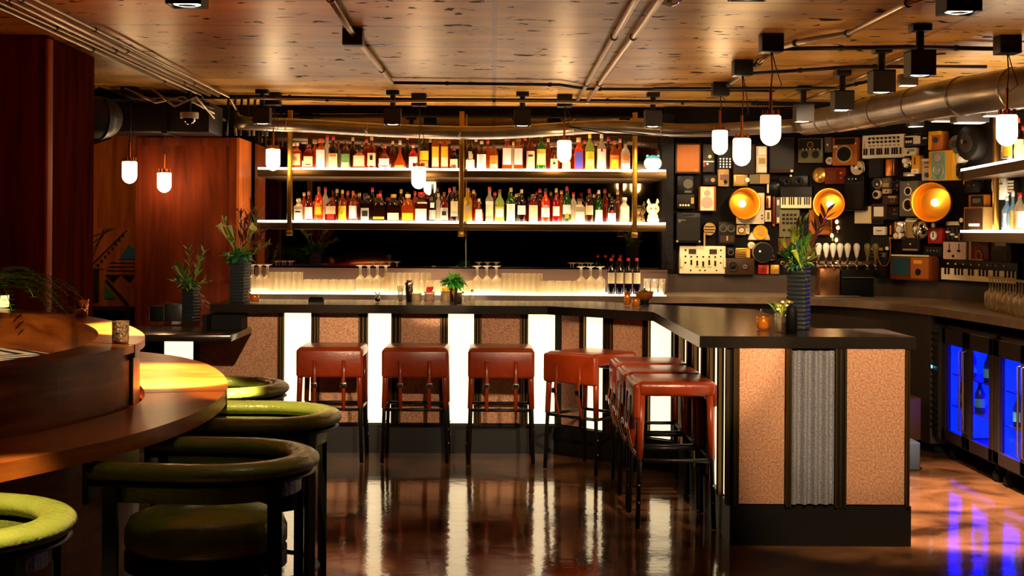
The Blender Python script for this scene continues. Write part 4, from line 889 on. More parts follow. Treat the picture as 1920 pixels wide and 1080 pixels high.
# bowl
t = thing('wooden_bowl', 'orange-brown wooden bowl holding greens at the bend of the bar', 'bowl', at_bar(1208, 571)); b = B(mat('bowl_wood', '#b0661e', .35)).lathe([(0, .03), (.03, .03), (.06, .055), (.068, .095), (.064, .095), (.054, .06), (0, .045)], seg=26); part('bowl', b, t)
part('stand', B(matte).lathe([(0, 0), (.04, 0), (.03, .012), (.035, .032), (0, .032)], seg=20), t)
lm = {k: mat('leaf_'+k, c, .45) for k, c in (('green', '#5c9434'), ('dark', '#245a2a'), ('lime', '#b8cc40'), ('olive', '#78782e'), ('rust', '#6e3018'), ('blue', '#3e7a62'), ('parsley', '#3aa42c'))}
def bush(b, o, n, L, W, spread, up=1.0, bend=.8, mats=None, r0=0):
    for k in range(n):
        a = R.uniform(0, 6.283); s_ = R.uniform(.1, spread)
        if mats: b.mat(lm[R.choice(mats)])
        d = Vector((math.cos(a)*s_, math.sin(a)*s_, up*R.uniform(.6, 1.1))); b.leaf(Vector(o)+Vector((math.cos(a)*r0*R.random(), math.sin(a)*r0*R.random(), R.uniform(-.01, .02))), d, L*R.uniform(.6, 1.15), W*R.uniform(.7, 1.2), bend*R.uniform(.4, 1.4), 5, R.uniform(-.8, .8))
    return b
part('greens', bush(B(lm['green']), (0, 0, .075), 26, .05, .016, .9, .6), t)
# mixing set
part_ = lambda nm, b, t_, lab=None: part(nm, b, t_, label=lab)
t = thing('jigger', 'small steel bird-shaped strainer standing alone on the bar top', 'bar tool', at_bar(708, 566)); part('cup', B(chrome).lathe([(0, 0), (.016, .004), (.024, .025), (.016, .042), (.006, .05)], seg=16), t); part('spout', B(chrome).tube([(0, 0, .045), (-.012, 0, .062), (-.02, 0, .07)], .005, 6).tube([(0, 0, .045), (.012, 0, .062), (.02, 0, .068)], .005, 6), t)
t = thing('bar_spoons', 'glass of steel bar spoons beside the tall shaker', 'bar tools', at_bar(751, 567)); part('cup', B(clearg).lathe([(0, .003), (.016, .003), (.019, .06)], seg=14), t)
for k in range(4): part('spoon', B(chrome).tube([(-.008+.005*k, 0, .006), (-.02+.013*k, .004, .12)], .0035, 6), t)
t = thing('cocktail_shaker', 'tall polished steel shaker beside the yellow drink', 'shaker', at_bar(767, 567)); part('tin', B(chrome).lathe([(0, 0), (.024, 0), (.030, .13), (.027, .16), (.024, .163), (0, .163)], seg=20), t); part('seam', B(steel).lathe([(.0305, .128), (.0315, .13), (.0305, .134)], seg=20), t)
def filled(nm, px, py, lab, r, h, liquid, fill, cat='glass'):
    t = thing(nm, lab, cat, at_bar(px, py)); part('glass', B(clearg).lathe([(0, .002), (r*.85, .002), (r, .015), (r*1.04, h), (r, h), (r*.95, .012), (0, .01)], seg=20), t)
    part('contents', B(liquid).lathe([(0, .012), (r*.9, .014), (r*.94, h*fill), (0, h*fill)], seg=18), t); return t
filled('rocks_glass_drink', 781, 568, 'short glass of pale yellow juice on the bar top', .036, .075, mat('juice', '#f0c860', .3), .85, 'drink')
t = filled('fruit_glass', 805, 568, 'glass jar heaped with red berries and orange slices', .038, .085, mat('orange_fruit', '#e0702a', .4), .75, 'jar')
for k in range(16):
    a = k*2.4; part('berry', B(mat('berry_red', '#c81020', .3)).sph((.022*math.cos(a)*(.4+.6*(k % 3)/2), .022*math.sin(a), .085+.012*(k % 3)), .0105, 8), t)
t = filled('citrus_jar', 835, 568, 'glass jar of curled yellow lemon peel', .034, .085, mat('lemon', '#e2b820', .4), .9, 'jar')
for k in range(7): a = k*.9; part('lemon_peel', B(mat('lemon')).tube([(.02*math.cos(a+q*.5), .02*math.sin(a+q*.5), .075+.006*q+.002*k) for q in range(6)], .005, 6), t)
t = thing('parsley_pot', 'copper cup of bushy green parsley on the bar top', 'plant', at_bar(850, 566)); part('cup', B(copper).lathe([(0, .0), (.028, .0), (.032, .13), (.029, .13), (.025, .01), (0, .01)], seg=18), t)
b = B(lm['parsley']).mat(lm['parsley'])
bush(b, (0, 0, .13), 190, .10, .026, 1.5, .8, 1.5, ['parsley', 'green', 'dark', 'parsley'], .03); part('foliage', b, t)
t = thing('steel_tumbler', 'smoked tumbler in front of the copper cup of parsley', 'glass', at_bar(858, 571)); part('glass', B(glass('smoke_tumbler', '#4a4038', .45, .3)).lathe([(0, .002), (.028, .002), (.034, .085), (.032, .085)], seg=18), t); part('dark_fill', B(matte).cyl((0, 0, .005), .025, .05, 14), t)
for k, (px, h, lab) in enumerate(((868, .085, 'shorter of two small cut-glass bitters bottles beside the parsley'), (885, .10, 'taller of two small cut-glass bitters bottles beside the parsley'))):
    t = thing('bitters_bottle', lab, 'bottle', at_bar(px, 568), group='two bitters bottles'); part('glass_body', B(clearg).lathe([(0, .002), (.020, .002), (.024, .02), (.020, h*.55), (.008, h*.7), (.008, h*.8)], seg=10, smooth=False), t); part('dasher_top', B(chrome).lathe([(.010, h*.8), (.010, h*.92), (.003, h), (0, h)], seg=10), t)
solo('bar_caddy', B(matte).box(-.055, .055, -.03, .03, 0, .022, .004).box(-.05, .05, -.024, .028, .022, .036, .006), 'small flat black box lying on the bar top before the short glasses', 'box', at_bar(593, 566))
# condiment boxes on the low service ledge
for k, (px, wp, hp, m_, lab) in enumerate(((295, 26, 28, matte, 'black napkin box at the open end of the low ledge'), (315, 12, 34, dark, 'upright dark menu holder on the low ledge'), (334, 26, 32, mat('grey_box_dark', '#2e2c2a', .4), 'dark grey box against the ridged vase on the low ledge'))):
    p = PZ(px, 602, .901); s_ = p.y/F
    t = thing('napkin_box', lab, 'box', (p.x, p.y, .901)); part('box', B(m_).box(-wp*s_/2, wp*s_/2, -.03, .05, 0, hp*s_, .004), t); part('edge', B(steel).box(-wp*s_/2-.001, -wp*s_/2+.002, -.032, -.029, .005, hp*s_-.004), t)
solo('napkin_stack', B(mat('napkin', '#8a8278', .7)).box(-.03, .03, -.03, .03, 0, .02, .003), 'little stack of pale napkins in front of the dark grey box', 'napkins', (PZ(331, 608, .901)))

# ---------------------------------------------------------------- vases and plants
def ridged_vase(px, py, z, w_, h, rz, label, foliage):
    p = PZ(px, py, z); t = thing('flower_vase', label, 'vase', (p.x, p.y, z), rz); b = B(mat('black_ridged_ceramic', '#25292d', .32)); n = int(h/.022)
    b.box(-w_*.44, w_*.44, -w_*.44, w_*.44, 0, h-.01)
    for k in range(n): b.box(-w_/2, w_/2, -w_/2, w_/2, k*h/n+.002, (k+1)*h/n-.003, .005, 2)
    part('vase', b, t)
    foliage(t, h); return t
def lily(t, o, d, L=.09, wid=.035, col='#c8c850'):
    d = Vector(d).normalized(); o = Vector(o); q = d.to_track_quat('Z', 'Y').to_matrix().to_4x4(); b = B(mat('lily_cream', '#d8dc88', .4) if col else mat('lily_green', '#b4c83c', .4)); b.M = Matrix.Translation(o) @ q
    b.lathe([(.004, 0), (.008, L*.3), (.014, L*.6), (wid*.8, L*.9), (wid, L)], seg=14); b.leaf((0, wid*.6, L*.92), (0, .8, 1), L*.35, wid*.8, -.2)
    part('lily_flower', b, t); b = B(mat('lily_stem', '#7a9a3a', .4)); b.M = Matrix.Translation(o) @ q; b.tube([(0, 0, -L*1.6), (0, 0, 0)], .005, 6); part('lily_stem', b, t)
def stalks(t, h, lst, nm='leafy_stem'):
    """lst: (dx, dz tip, material, leaf len, leaf width, number of leaves, dy)"""
    for dx, dz, mk, L, W, n, dy in lst:
        b = B(lm[mk]); base = Vector((dx*.15, dy*.2, h-.03)); tip = Vector((dx, dy, h+dz)); mid = base.lerp(tip, .5)+Vector((0, 0, .02))
        b.tube([base, mid, tip], .0028, 5)
        for k in range(n):
            s_ = .25+.75*(k+1)/n; p = base.lerp(mid, s_*2) if s_ < .5 else mid.lerp(tip, s_*2-1); a = k*2.4
            d = (tip-base).normalized()+Vector((math.cos(a), math.sin(a)*.8, .25))*.75; b.leaf(p, d, L*R.uniform(.7, 1.15), W*R.uniform(.8, 1.1), .35, 5, R.uniform(-.6, .6))
        part(nm, b, t)
def fol_big(t, h):
    stalks(t, h, [(-.01, .22, 'olive', .07, .018, 12, 0), (.13, .30, 'rust', .09, .024, 12, .10), (.10, .24, 'rust', .08, .022, 12, .08), (.02, .24, 'green', .07, .018, 12, .02), (-.02, .17, 'lime', .06, .018, 10, -.02),
                  (.07, .08, 'olive', .07, .02, 12, .0), (-.07, .05, 'dark', .06, .022, 12, -.04), (.08, .04, 'olive', .06, .02, 12, .03), (.0, .10, 'blue', .06, .022, 14, -.05), (-.04, .08, 'dark', .06, .022, 14, -.05), (.04, .14, 'green', .07, .022, 12, .02)])
    b = B(lm['dark']); bush(b, (0, 0, h-.005), 110, .07, .018, 1.2, .8, 1.4, ['dark', 'blue', 'olive', 'green', 'lime'], .04); part('foliage', b, t)
    lily(t, (-.02, -.05, h+.10), (.05, -.1, 1), .10, .02, 0); lily(t, (-.055, -.04, h+.07), (-.3, -.2, .9), .08, .02, 0); lily(t, (.02, -.06, h+.02), (-.3, -.3, .9), .07, .018, 0)
ridged_vase(1497, 617, ZB, .106, .35, rad(-30), 'largest dark ridged vase with lilies and rust leaves, on the bar arm', fol_big)
def fol_mid(t, h):
    stalks(t, h, [(.0, .34, 'rust', .09, .018, 14, 0), (.08, .36, 'rust', .10, .02, 16, .02), (.14, .33, 'olive', .10, .018, 14, 0), (.05, .28, 'rust', .10, .02, 14, -.03), (-.12, .25, 'green', .08, .018, 12, 0), (.17, .18, 'rust', .09, .018, 12, 0), (-.15, .30, 'lime', .07, .012, 8, 0), (.22, .1, 'olive', .07, .016, 10, 0)])
    b = B(lm['dark']); bush(b, (-.01, 0, h-.005), 150, .10, .034, 1.5, .6, 1.3, ['dark', 'blue', 'green', 'dark'], .05); part('foliage', b, t)
    lily(t, (-.09, -.03, h+.14), (-.5, -.3, .9), .12, .03); lily(t, (-.04, -.03, h+.15), (-.2, -.3, .9), .09, .02); lily(t, (.09, -.04, h+.14), (.4, -.4, .6), .11, .03)
ridged_vase(450, 566, ZB, .12, .32, rad(-15), 'dark ridged vase with lilies on the end of the bar top', fol_mid)
def fol_small(t, h):
    stalks(t, h, [(-.03, .27, 'olive', .07, .016, 14, 0), (.10, .25, 'green', .08, .026, 10, 0), (.06, .2, 'olive', .07, .018, 12, .03), (-.12, .02, 'dark', .10, .03, 10, 0), (-.09, .12, 'green', .08, .02, 12, -.02), (.14, .02, 'olive', .07, .018, 8, 0), (.13, -.14, 'rust', .08, .03, 6, -.02)])
    b = B(lm['green']); bush(b, (-.02, 0, h-.005), 100, .09, .030, 1.4, .6, 1.3, ['dark', 'olive', 'green'], .04); part('foliage', b, t); lily(t, (-.05, -.05, h+.06), (-.4, -.5, .8), .10, .022)
ridged_vase(358, 604, .901, .10, .28, rad(-18), 'dark ridged vase standing on the low service ledge', fol_small)
# small glass of flowers on the bar arm
t = thing('posy_glass', 'glass of small yellow and white flowers beside the largest vase', 'plant', at_bar(1464, 622)); part('glass', B(clearg).lathe([(0, .003), (.032, .003), (.034, .1), (.032, .1)], seg=20), t); part('water', B(glass('amber_water', '#a87030', .5, .4)).cyl((0, 0, .006), .029, .045, 16), t)
b = B(lm['lime']); bush(b, (0, 0, .09), 40, .07, .014, .8, 1, .6, ['lime', 'olive', 'green'], .02); part('foliage', b, t)
for k in range(6): part('flower', B(mat('petal_yellow', '#e8c020', .5) if k % 2 else mat('petal_white', '#e0d8c8', .5)).sph((-.02+.012*k, -.02, .12+.02*(k % 3)), .011, 8, 1, 1, .7), t)
t = thing('dark_flask', 'short black bottle in front of the largest vase', 'bottle', at_bar(1484, 625)); part('body', B(matte).lathe([(0, 0), (.030, 0), (.030, .12), (.022, .145), (0, .15)], seg=18), t); part('stopper', B(chrome).sph((0, 0, .158), .012, 10), t)
# fern
p = PZ(-22, 585, ZU); t = thing('potted_fern', 'bright green fern arching in from the picture edge over the booth', 'plant', (p.x, p.y, ZU)); part('pot', B(matte).lathe([(0, 0), (.05, 0), (.065, .12), (.058, .12), (0, .10)], seg=20), t)
for k in range(18):
    a = -1.0+2.6*k/17+R.uniform(-.1, .1); b = B(lm['green'] if k % 3 else lm['parsley']); L = R.uniform(.38, .62); up = R.uniform(.5, 1.6); pts = []; q = Vector((0, 0, .11)); d = Vector((math.cos(a), math.sin(a)*.8, up)).normalized()
    for j in range(14):
        pts.append(q.copy()); d = (d+Vector((0, 0, -.13))).normalized(); q = q+d*L/13
    b.tube(pts, .002, 4)
    for j in range(2, 14):
        s_ = d.cross(Vector((0, 0, 1))).normalized(); l_ = .06*(1-abs(j-6)/12)
        for sg in (-1, 1): b.leaf(pts[j], s_*sg+Vector((0, 0, .15)), l_, .02, .3, 3)
    part('frond', b, t)

# ================================================================ BEER TAPS
p0 = PD(1588, 553, 11.45); t = thing('beer_tap_tower', 'row of beer taps with white handles on a copper tower before the wall of radios', 'beer tap', (p0.x, 11.5, 1.07)); s_ = 11.5/F
def tx(px): return PD(px, 500, 11.5).x-p0.x
part('tower', B(mat('copper_plate', '#9a6a48', .25, .9, bump=.2, bscale=15)).box(tx(1535), tx(1574), -.03, .12, 0, .235, .008), t); part('drip_tray', B(steel).box(tx(1518), tx(1606), -.16, .1, 0, .014, .003), t)
part('manifold', B(chrome).tube([(tx(1530), 0, .27), (tx(1640), 0, .27)], .028, 16), t)
for k, px in enumerate((1531, 1545, 1558, 1571, 1585, 1602, 1622, 1637)):
    x = tx(px); part('faucet', B(chrome).tube([(x, -.02, .27), (x, -.07, .265), (x, -.085, .23)], [.011, .012, .009], 10).cyl((x, -.07, .27), .012, .03, 12), t)
    hm = mat('tap_handle_white', '#e4dccb', .25) if k < 6 else mat('tap_handle_olive', '#6a5a34', .4); part('tap_handle', B(brass).cyl((x, -.07, .295), .008, .035, 10).mat(hm).lathe([(.008, .325), (.013, .34), (.026, .395), (.027, .42), (.018, .44), (0, .445)], (x, -.07, 0), 14), t, label=None if k < 6 else 'olive tap handle')
part('black_module', B(matte).box(tx(1576), tx(1637), -.02, .1, 0, .215, .004), t); part('shelf_bar', B(chrome).box(tx(1576), tx(1637), -.04, -.02, .155, .165), t)
BU = [(1560, 442), (1571, 427), (1569, 416), (1600, 428), (1598, 412), (1588, 445), (1568, 450)]
for k, (px, py) in enumerate(BU):
    p = PD(px, py, 11.95); t = thing('filament_bulb', ['bare filament bulb lowest behind the tap handles', 'bare bulb just under the middle gold lamp', 'long bare bulb touching the rim of the middle gold lamp', 'star-bright bare bulb beside the parchment panel', 'upper bare bulb beside the parchment panel', 'bare bulb glowing between two tap handles', 'small bare bulb hidden by the leaf tips'][k], 'bulb', p, group='bare bulbs behind the beer taps')
    part('bulb', B(mat('filament_glow', '#ffcf80', .3, emit=30, ecol=(1, .55, .15))).sph((0, 0, 0), .013, 12, 1, 1, 1.4), t); part('socket', B(brass).cyl((0, 0, -.045), .009, .03, 10), t); part('arm', B(brass).tube([(0, 0, -.04), (0, .1, -.04), (0, .2, -.04)], .004, 6), t)

# ================================================================ THE WALL OF RADIOS
def wall_at(px, py, out=0):
    u, v = uv(px, py)
    for i in range(len(WALL)-1):
        a, c_ = WALL[i], WALL[i+1]; fa, fc = a.x-u*a.y, c_.x-u*c_.y
        if fa*fc <= 0:
            k = fa/(fa-fc) if fa != fc else 0; q = a.lerp(c_, k); tg = (c_-a).normalized(); rz = math.atan2(tg.y, tg.x); n = Vector((tg.y, -tg.x)); q = q+n*out
            return Vector((q.x, q.y, H-v*q.y)), rz, q.y/F/(math.cos(rz)-u*math.sin(rz))
    return PD(px, py, 11), 0, 11/F
W_ = {k: mat('set_'+k, c, r_, m_, spec=.15 if not m_ else .5) for k, c, r_, m_ in (('black', '#0b0908', .4, 0), ('char', '#17120d', .5, 0), ('brown', '#3a2414', .45, 0), ('walnut', '#6a3414', .35, 0), ('orange', '#b8661e', .4, 0), ('wood', '#a05818', .4, 0), ('red', '#9a1a14', .35, 0), ('dred', '#6a2010', .35, 0),
     ('cream', '#e6d4a8', .5, 0), ('white', '#e8e0cc', .45, 0), ('grey', '#5c544a', .45, 0), ('mid', '#352d24', .45, 0), ('olive', '#6a6240', .5, 0), ('tan', '#b08a50', .5, 0), ('yellow', '#e0a024', .4, 0), ('gold', '#b88a30', .35, .6), ('teal', '#7aa088', .4, 0), ('steel', '#a49a8a', .3, .8), ('chrome', '#e0dcd4', .1, 1), ('copper', '#b86a34', .3, .9), ('blue', '#23414a', .4, 0), ('pink', '#b89a88', .6, 0), ('brass', '#c09848', .3, .9))}
def gear(name, cat, px, py, w_, h, dep, m, label, dec=(), shape='box', rx=0):
    p, rz, s_ = wall_at(px, py); t = thing(name, label, cat, (p.x, p.y, p.z), rz); Wd, Hd = w_*s_/2, h*(p.y/F)/2
    b = B(W_[m])
    if shape == 'box': b.box(-Wd, Wd, -dep, -.002, -Hd, Hd, min(.006, Wd*.2, Hd*.2), 2)
    elif shape == 'disc': b.lathe([(0, dep), (Wd*.9, dep), (Wd, dep*.8), (Wd, .004)], seg=28, ax='Y')
    elif shape == 'half': b.M = Matrix.Translation((0, 0, -Hd)); b.lathe([(0, dep), (Wd*.9, dep), (Wd, .002)], seg=28, ax='Y')
    if shape == 'half': b.v = [(x, y, max(z, -Hd)) for x, y, z in b.v]
    part('case', b, t)
    for d in dec:
        nm, sh, u, v = d[:4]; x, z = u*Wd, v*Hd; y = -dep
        if sh == 'c':      # disc: radius (share of half height), material, depth
            r_ = d[4]*Hd; part(nm, B(W_[d[5]]).cyl((x, y+.001, z), r_, d[6] if len(d) > 6 else .008, 16 if r_ > .01 else 8, 'Y'), t)
        elif sh == 'r':    # rectangle: half sizes, material, depth
            q = d[7] if len(d) > 7 else .006; part(nm, B(W_[d[6]]).box(x-d[4]*Wd, x+d[4]*Wd, y-q, y+.002, z-d[5]*Hd, z+d[5]*Hd), t)
        elif sh == 'o':    # speaker cone: surround ring and hollow cone
            r_ = d[4]*Hd; part(nm, B(W_[d[5]]).lathe([(r_, 0), (r_, .01), (r_*.8, .012), (r_*.78, .004)], (x, y, z), 24, 'Y').mat(W_[d[6]]).lathe([(r_*.8, .006), (r_*.3, -.004+.004), (r_*.28, .008), (0, .010)], (x, y, z), 24, 'Y'), t)
    return t
def piano(t, dec): pass
def keys(n, y, hh, w0=.9, lo=-1, m='cream'):
    out = [('key_bed', 'r', 0, y, w0, hh, m, .008)]
    k = 0
    for i in range(n):
        if i % 7 in (2, 6): continue
        out.append(('black_key', 'r', -w0+(2*w0)*(i+1)/n, y+hh*.3, .30*w0/n*1.8, hh*.68, 'black', .012))
    return out
gear('speaker_cabinet', 'speaker', 1287, 298, 48, 57, .12, 'brown', 'plain square speaker with an orange-brown cloth front, next to the bottle shelves', [('grille_cloth', 'r', 0, 0, .86, .88, 'wood'), ('badge', 'c', .6, -.75, .05, 'brass')])
gear('cassette_recorder', 'recorder', 1326, 297, 22, 53, .07, 'mid', 'grey recorder with a red key, beside the square orange-brown speaker', [('knob', 'c', .2, .1, .12, 'cream'), ('strip', 'r', 0, -.25, .9, .04, 'white'), ('red_key', 'r', -.75, -.45, .18, .16, 'red'), ('knob', 'c', -.2, -.42, .08, 'white')])
gear('perforated_speaker', 'speaker', 1358, 290, 30, 56, .05, 'char', 'dotted metal speaker grille hanging under the smallest grouped pendant', [('stud', 'c', -.6+.4*i, -.3-.18*j, .05, 'steel', .004) for i in range(4) for j in range(4)])
gear('wooden_cabinet', 'cabinet', 1392, 300, 40, 56, .10, 'brown', 'dark wooden cabinet behind the lowest grouped pendant', [('panel', 'r', 0, 0, .8, .8, 'char')])
gear('handset_phone', 'telephone', 1426, 300, 20, 50, .07, 'cream', 'cream upright telephone handset under the largest pendant', [('earpiece', 'r', 0, .6, .7, .25, 'white', .02), ('keypad', 'r', .1, -.1, .6, .22, 'tan'), ('mouthpiece', 'r', .1, -.75, .8, .2, 'white', .02)])
gear('speaker_cabinet', 'speaker', 1466, 292, 46, 66, .13, 'brown', 'big dark brown speaker between the largest pendant and the reel recorder', [('grille_cloth', 'r', 0, .05, .85, .85, 'char'), ('knob', 'c', .8, -.9, .08, 'cream')])
gear('panel_meter', 'meter', 1284, 347, 32, 36, .05, 'black', 'black meter with a pale crest below the square speaker', [('crest', 'c', .3, .1, .5, 'grey'), ('plate', 'r', .3, -.7, .4, .12, 'grey')])
gear('amplifier', 'amplifier', 1330, 338, 28, 20, .06, 'char', 'small black amplifier with two knobs under the grey recorder', [('knob', 'c', -.5, 0, .35, 'mid'), ('knob', 'c', .3, 0, .4, 'tan')])
gear('folding_camera', 'camera', 1354, 334, 20, 32, .08, 'tan', 'old folding camera with a chrome lens under the smallest grouped pendant', [('lens', 'o', .3, -.5, .3, 'chrome', 'black'), ('bellows', 'r', .1, .1, .7, .3, 'walnut', .02), ('finder', 'c', -.3, .3, .18, 'cream')])
gear('cube_microphone', 'microphone', 1386, 338, 27, 24, .08, 'brass', 'brass cube microphone above the first gold lamp', [('grille', 'r', -.1, 0, .6, .7, 'tan'), ('knob', 'c', .85, 0, .35, 'white', .02)])
gear('stereo_tuner', 'tuner', 1422, 336, 38, 19, .08, 'olive', 'long olive tuner under the cream handset', [('dial_window', 'r', .48, 0, .48, .9, 'tan'), ('divider', 'r', 0, 0, .03, .9, 'brown')])
gear('bookshelf_speaker', 'speaker', 1324, 373, 30, 46, .10, 'wood', 'cream-fronted speaker with two cones, left of the first gold lamp', [('front_plate', 'r', -.12, 0, .82, .95, 'cream'), ('tweeter', 'c', -.15, .45, .25, 'pink', .012), ('woofer', 'c', -.15, -.32, .48, 'pink', .012)])
gear('camera_body', 'camera', 1284, 378, 34, 28, .07, 'char', 'black camera with cream fittings above the big guitar amplifier', [('button', 'c', -.6+.3*i, -.5, .14, 'cream') for i in range(4)]+[('flash_arm', 'r', .7, .1, .15, .4, 'tan', .02)])
gear('white_receiver', 'receiver', 1406, 391, 52, 58, .05, 'cream', 'cream receiver partly covered by the first gold lamp', [('knob', 'c', .82, -.45, .05, 'black'), ('knob', 'c', .82, -.65, .05, 'black'), ('slot', 'r', -.1, -.95, .8, .04, 'white')])
gear('guitar_amplifier', 'amplifier', 1287, 427, 46, 56, .14, 'black', 'big black guitar amplifier with a script badge, above the cream mixer', [('grille_cloth', 'r', 0, -.08, .9, .78, 'char'), ('script_badge', 'r', -.55, .5, .3, .05, 'steel'), ('badge_tail', 'r', -.72, .42, .1, .08, 'steel'), ('handle', 'r', 0, .92, .5, .05, 'mid', .02), ('corner', 'c', -.9, -.9, .07, 'tan'), ('corner', 'c', .9, -.9, .07, 'tan')])
gear('studio_microphone', 'microphone', 1328, 429, 26, 28, .06, 'chrome', 'round chrome-ringed microphone beside the guitar amplifier', [('mesh', 'c', 0, 0, .8, 'tan'), ('rib', 'r', 0, .3, .7, .05, 'chrome', .014), ('rib', 'r', 0, -.1, .8, .05, 'chrome', .014), ('rib', 'r', 0, -.45, .6, .05, 'chrome', .014), ('stem', 'r', -.7, -1.4, .12, .9, 'tan', .0)], 'disc')
gear('twin_meter', 'meter', 1361, 437, 33, 43, .06, 'char', 'black box with two round spoked dials, left of the yellow clock', [('dial', 'o', -.45, .4, .34, 'grey', 'mid'), ('dial', 'o', .45, .4, .34, 'grey', 'mid'), ('plate', 'r', 0, -.5, .8, .3, 'brown'), ('toggle', 'r', 0, -.45, .08, .2, 'tan', .014)])
gear('square_clock', 'clock', 1388, 431, 18, 19, .05, 'tan', 'small yellow square clock below the first gold lamp', [('ring', 'o', 0, 0, .65, 'brown', 'cream')])
gear('metronome', 'metronome', 1401, 430, 6, 18, .05, 'cream', 'narrow cream block between the square clock and the bell lamp', [('slit', 'r', 0, 0, .4, .6, 'tan')])
gear('bell_lamp', 'lamp', 1423, 432, 41, 36, .08, 'cream', 'cream half-dome lamp with an amber glass centre', [('amber_lens', 'c', 0, -.2, .75, 'yellow', .03), ('core', 'c', .05, -.2, .35, 'gold', .04)], 'half')
t = gear('dj_mixer', 'mixer', 1315, 487, 86, 52, .07, 'cream', 'large cream mixing desk full of small black knobs and sliders', [('knob', 'c', -.75, .70-.45*i, .07, 'black') for i in range(3)]+[('knob', 'c', .78, .70-.45*i, .06, 'black') for i in range(3)]+[('meter', 'r', -.45, .6, .16, .17, 'mid'), ('meter', 'r', .45, .6, .16, .17, 'mid')]
     +[('fader', 'r', -.5+.26*i, -.18-.05*(i % 3), .035, .18, 'black', .012) for i in range(5)]+[('small_knob', 'c', -.5+.26*i, .22, .07, 'mid') for i in range(5)]+[('knob', 'c', u_, -.75, .06, 'black') for u_ in (-.52, -.12, .1, .6)]+[('marking', 'r', -.24+.27*i, -.52, .09, .03, 'tan', .003) for i in range(3)]+[('handle', 'r', -.93, -.15, .04, .35, 'cream', .03), ('handle', 'r', .93, -.15, .04, .35, 'cream', .03)])
gear('centre_speaker', 'speaker', 1384, 499, 54, 31, .10, 'brown', 'low brown speaker with two cones, right of the large mixing desk', [('woofer', 'o', -.5, 0, .62, 'mid', 'char'), ('tweeter', 'o', .3, .05, .4, 'mid', 'grey')])
gear('light_meter', 'meter', 1369, 473, 16, 19, .05, 'black', 'little black meter just above the low brown speaker', [('dial', 'o', -.1, 0, .6, 'grey', 'black')])
gear('pocket_radio', 'radio', 1391, 474, 28, 19, .05, 'gold', 'small bronze ribbed radio just above the low brown speaker', [('rib', 'r', -.3, -.6+.4*i, .6, .06, 'brown') for i in range(4)]+[('tuner', 'r', .72, -.1, .22, .8, 'yellow')])
gear('round_gauge', 'gauge', 1408, 460, 14, 14, .05, 'cream', 'little cream round gauge touching the big black headlamp', [('needle', 'r', .1, .1, .4, .06, 'tan')], 'disc')
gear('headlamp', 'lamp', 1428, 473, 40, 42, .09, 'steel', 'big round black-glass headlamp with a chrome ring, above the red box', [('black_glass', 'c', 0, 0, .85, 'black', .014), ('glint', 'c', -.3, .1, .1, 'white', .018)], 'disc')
gear('hook', 'hook', 1448, 483, 12, 13, .05, 'chrome', 'small chrome ring beside the black headlamp', [('hole', 'c', 0, 0, .55, 'black', .004)], 'disc')
gear('red_light', 'lamp', 1430, 505, 20, 18, .05, 'red', 'small square red lamp on the wall of radios, by the vase leaves', [('lens', 'c', -.1, 0, .5, 'dred'), ('side', 'r', .8, 0, .18, .9, 'orange')])
gear('amber_light', 'lamp', 1453, 505, 17, 18, .05, 'gold', 'small square amber lamp beside the square red one', [('facet', 'r', -.1, .1, .6, .08, 'yellow')])
gear('small_horn', 'horn', 1467, 493, 9, 9, .06, 'brass', 'tiny brass ring by the leaves of the largest vase', [('hole', 'c', 0, 0, .5, 'black')], 'disc')
gear('cassette_tape', 'cassette', 1441, 379, 9, 24, .05, 'copper', 'upright copper cassette shell above the cream one', [('window', 'r', -.3, 0, .25, .6, 'black'), ('stripe', 'r', .4, 0, .25, .9, 'white')])
gear('cassette_tape', 'cassette', 1440, 405, 12, 22, .05, 'cream', 'upright cream cassette shell between the first gold lamp and the keys', [('window', 'r', .1, 0, .35, .6, 'olive')])
gear('cable_strip', 'cable', 1451, 393, 5, 64, .03, 'dred', 'thin dark red cable strip beside the cassettes', [('clip', 'c', 0, -.9, .06, 'copper')])
gear('receiver_strip', 'receiver', 1459, 395, 9, 50, .04, 'grey', 'narrow grey module left of the drum machine', [('switch', 'r', 0, .6, .5, .2, 'cream'), ('switch', 'r', 0, -.7, .5, .2, 'cream')])
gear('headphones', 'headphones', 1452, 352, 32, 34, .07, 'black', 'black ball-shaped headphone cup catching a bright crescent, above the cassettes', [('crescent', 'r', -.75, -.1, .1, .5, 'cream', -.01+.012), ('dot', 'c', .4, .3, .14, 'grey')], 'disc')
gear('reel_recorder', 'tape recorder', 1522, 283, 46, 46, .08, 'olive', 'olive reel-to-reel tape recorder beneath the end of the big duct', [('reel', 'c', -.45, -.35, .3, 'black'), ('reel', 'c', .42, -.35, .3, 'black'), ('top_panel', 'r', 0, .5, .9, .42, 'char'), ('dial', 'o', 0, .45, .25, 'tan', 'dred')]+[('switch', 'c', -.6+.3*i, .1, .06, 'cream') for i in range(5)]+[('rail', 'r', .92, .2, .05, .7, 'teal')])
gear('walkie_talkie', 'radio', 1556, 272, 15, 29, .05, 'grey', 'small grey handheld radio between the reel recorder and the yellow radio', [('knob', 'c', -.1, 0, .16, 'cream')])
gear('round_gauge', 'gauge', 1558, 302, 14, 16, .05, 'white', 'round white gauge below the small grey handheld radio', [('dial', 'c', 0, 0, .6, 'pink'), ('needle', 'r', .1, .1, .3, .06, 'black', .012)], 'disc')
gear('table_radio', 'radio', 1592, 285, 47, 52, .09, 'wood', 'mustard radio with a large round black grille, left of the white key controller', [('top_band', 'r', 0, .72, .8, .22, 'black'), ('grille', 'o', -.02, -.18, .66, 'tan', 'black'), ('grille_cloth', 'c', -.02, -.18, .54, 'black', .010), ('badge', 'r', -.72, .36, .18, .07, 'cream'), ('knob', 'c', .85, .55, .06, 'cream')])
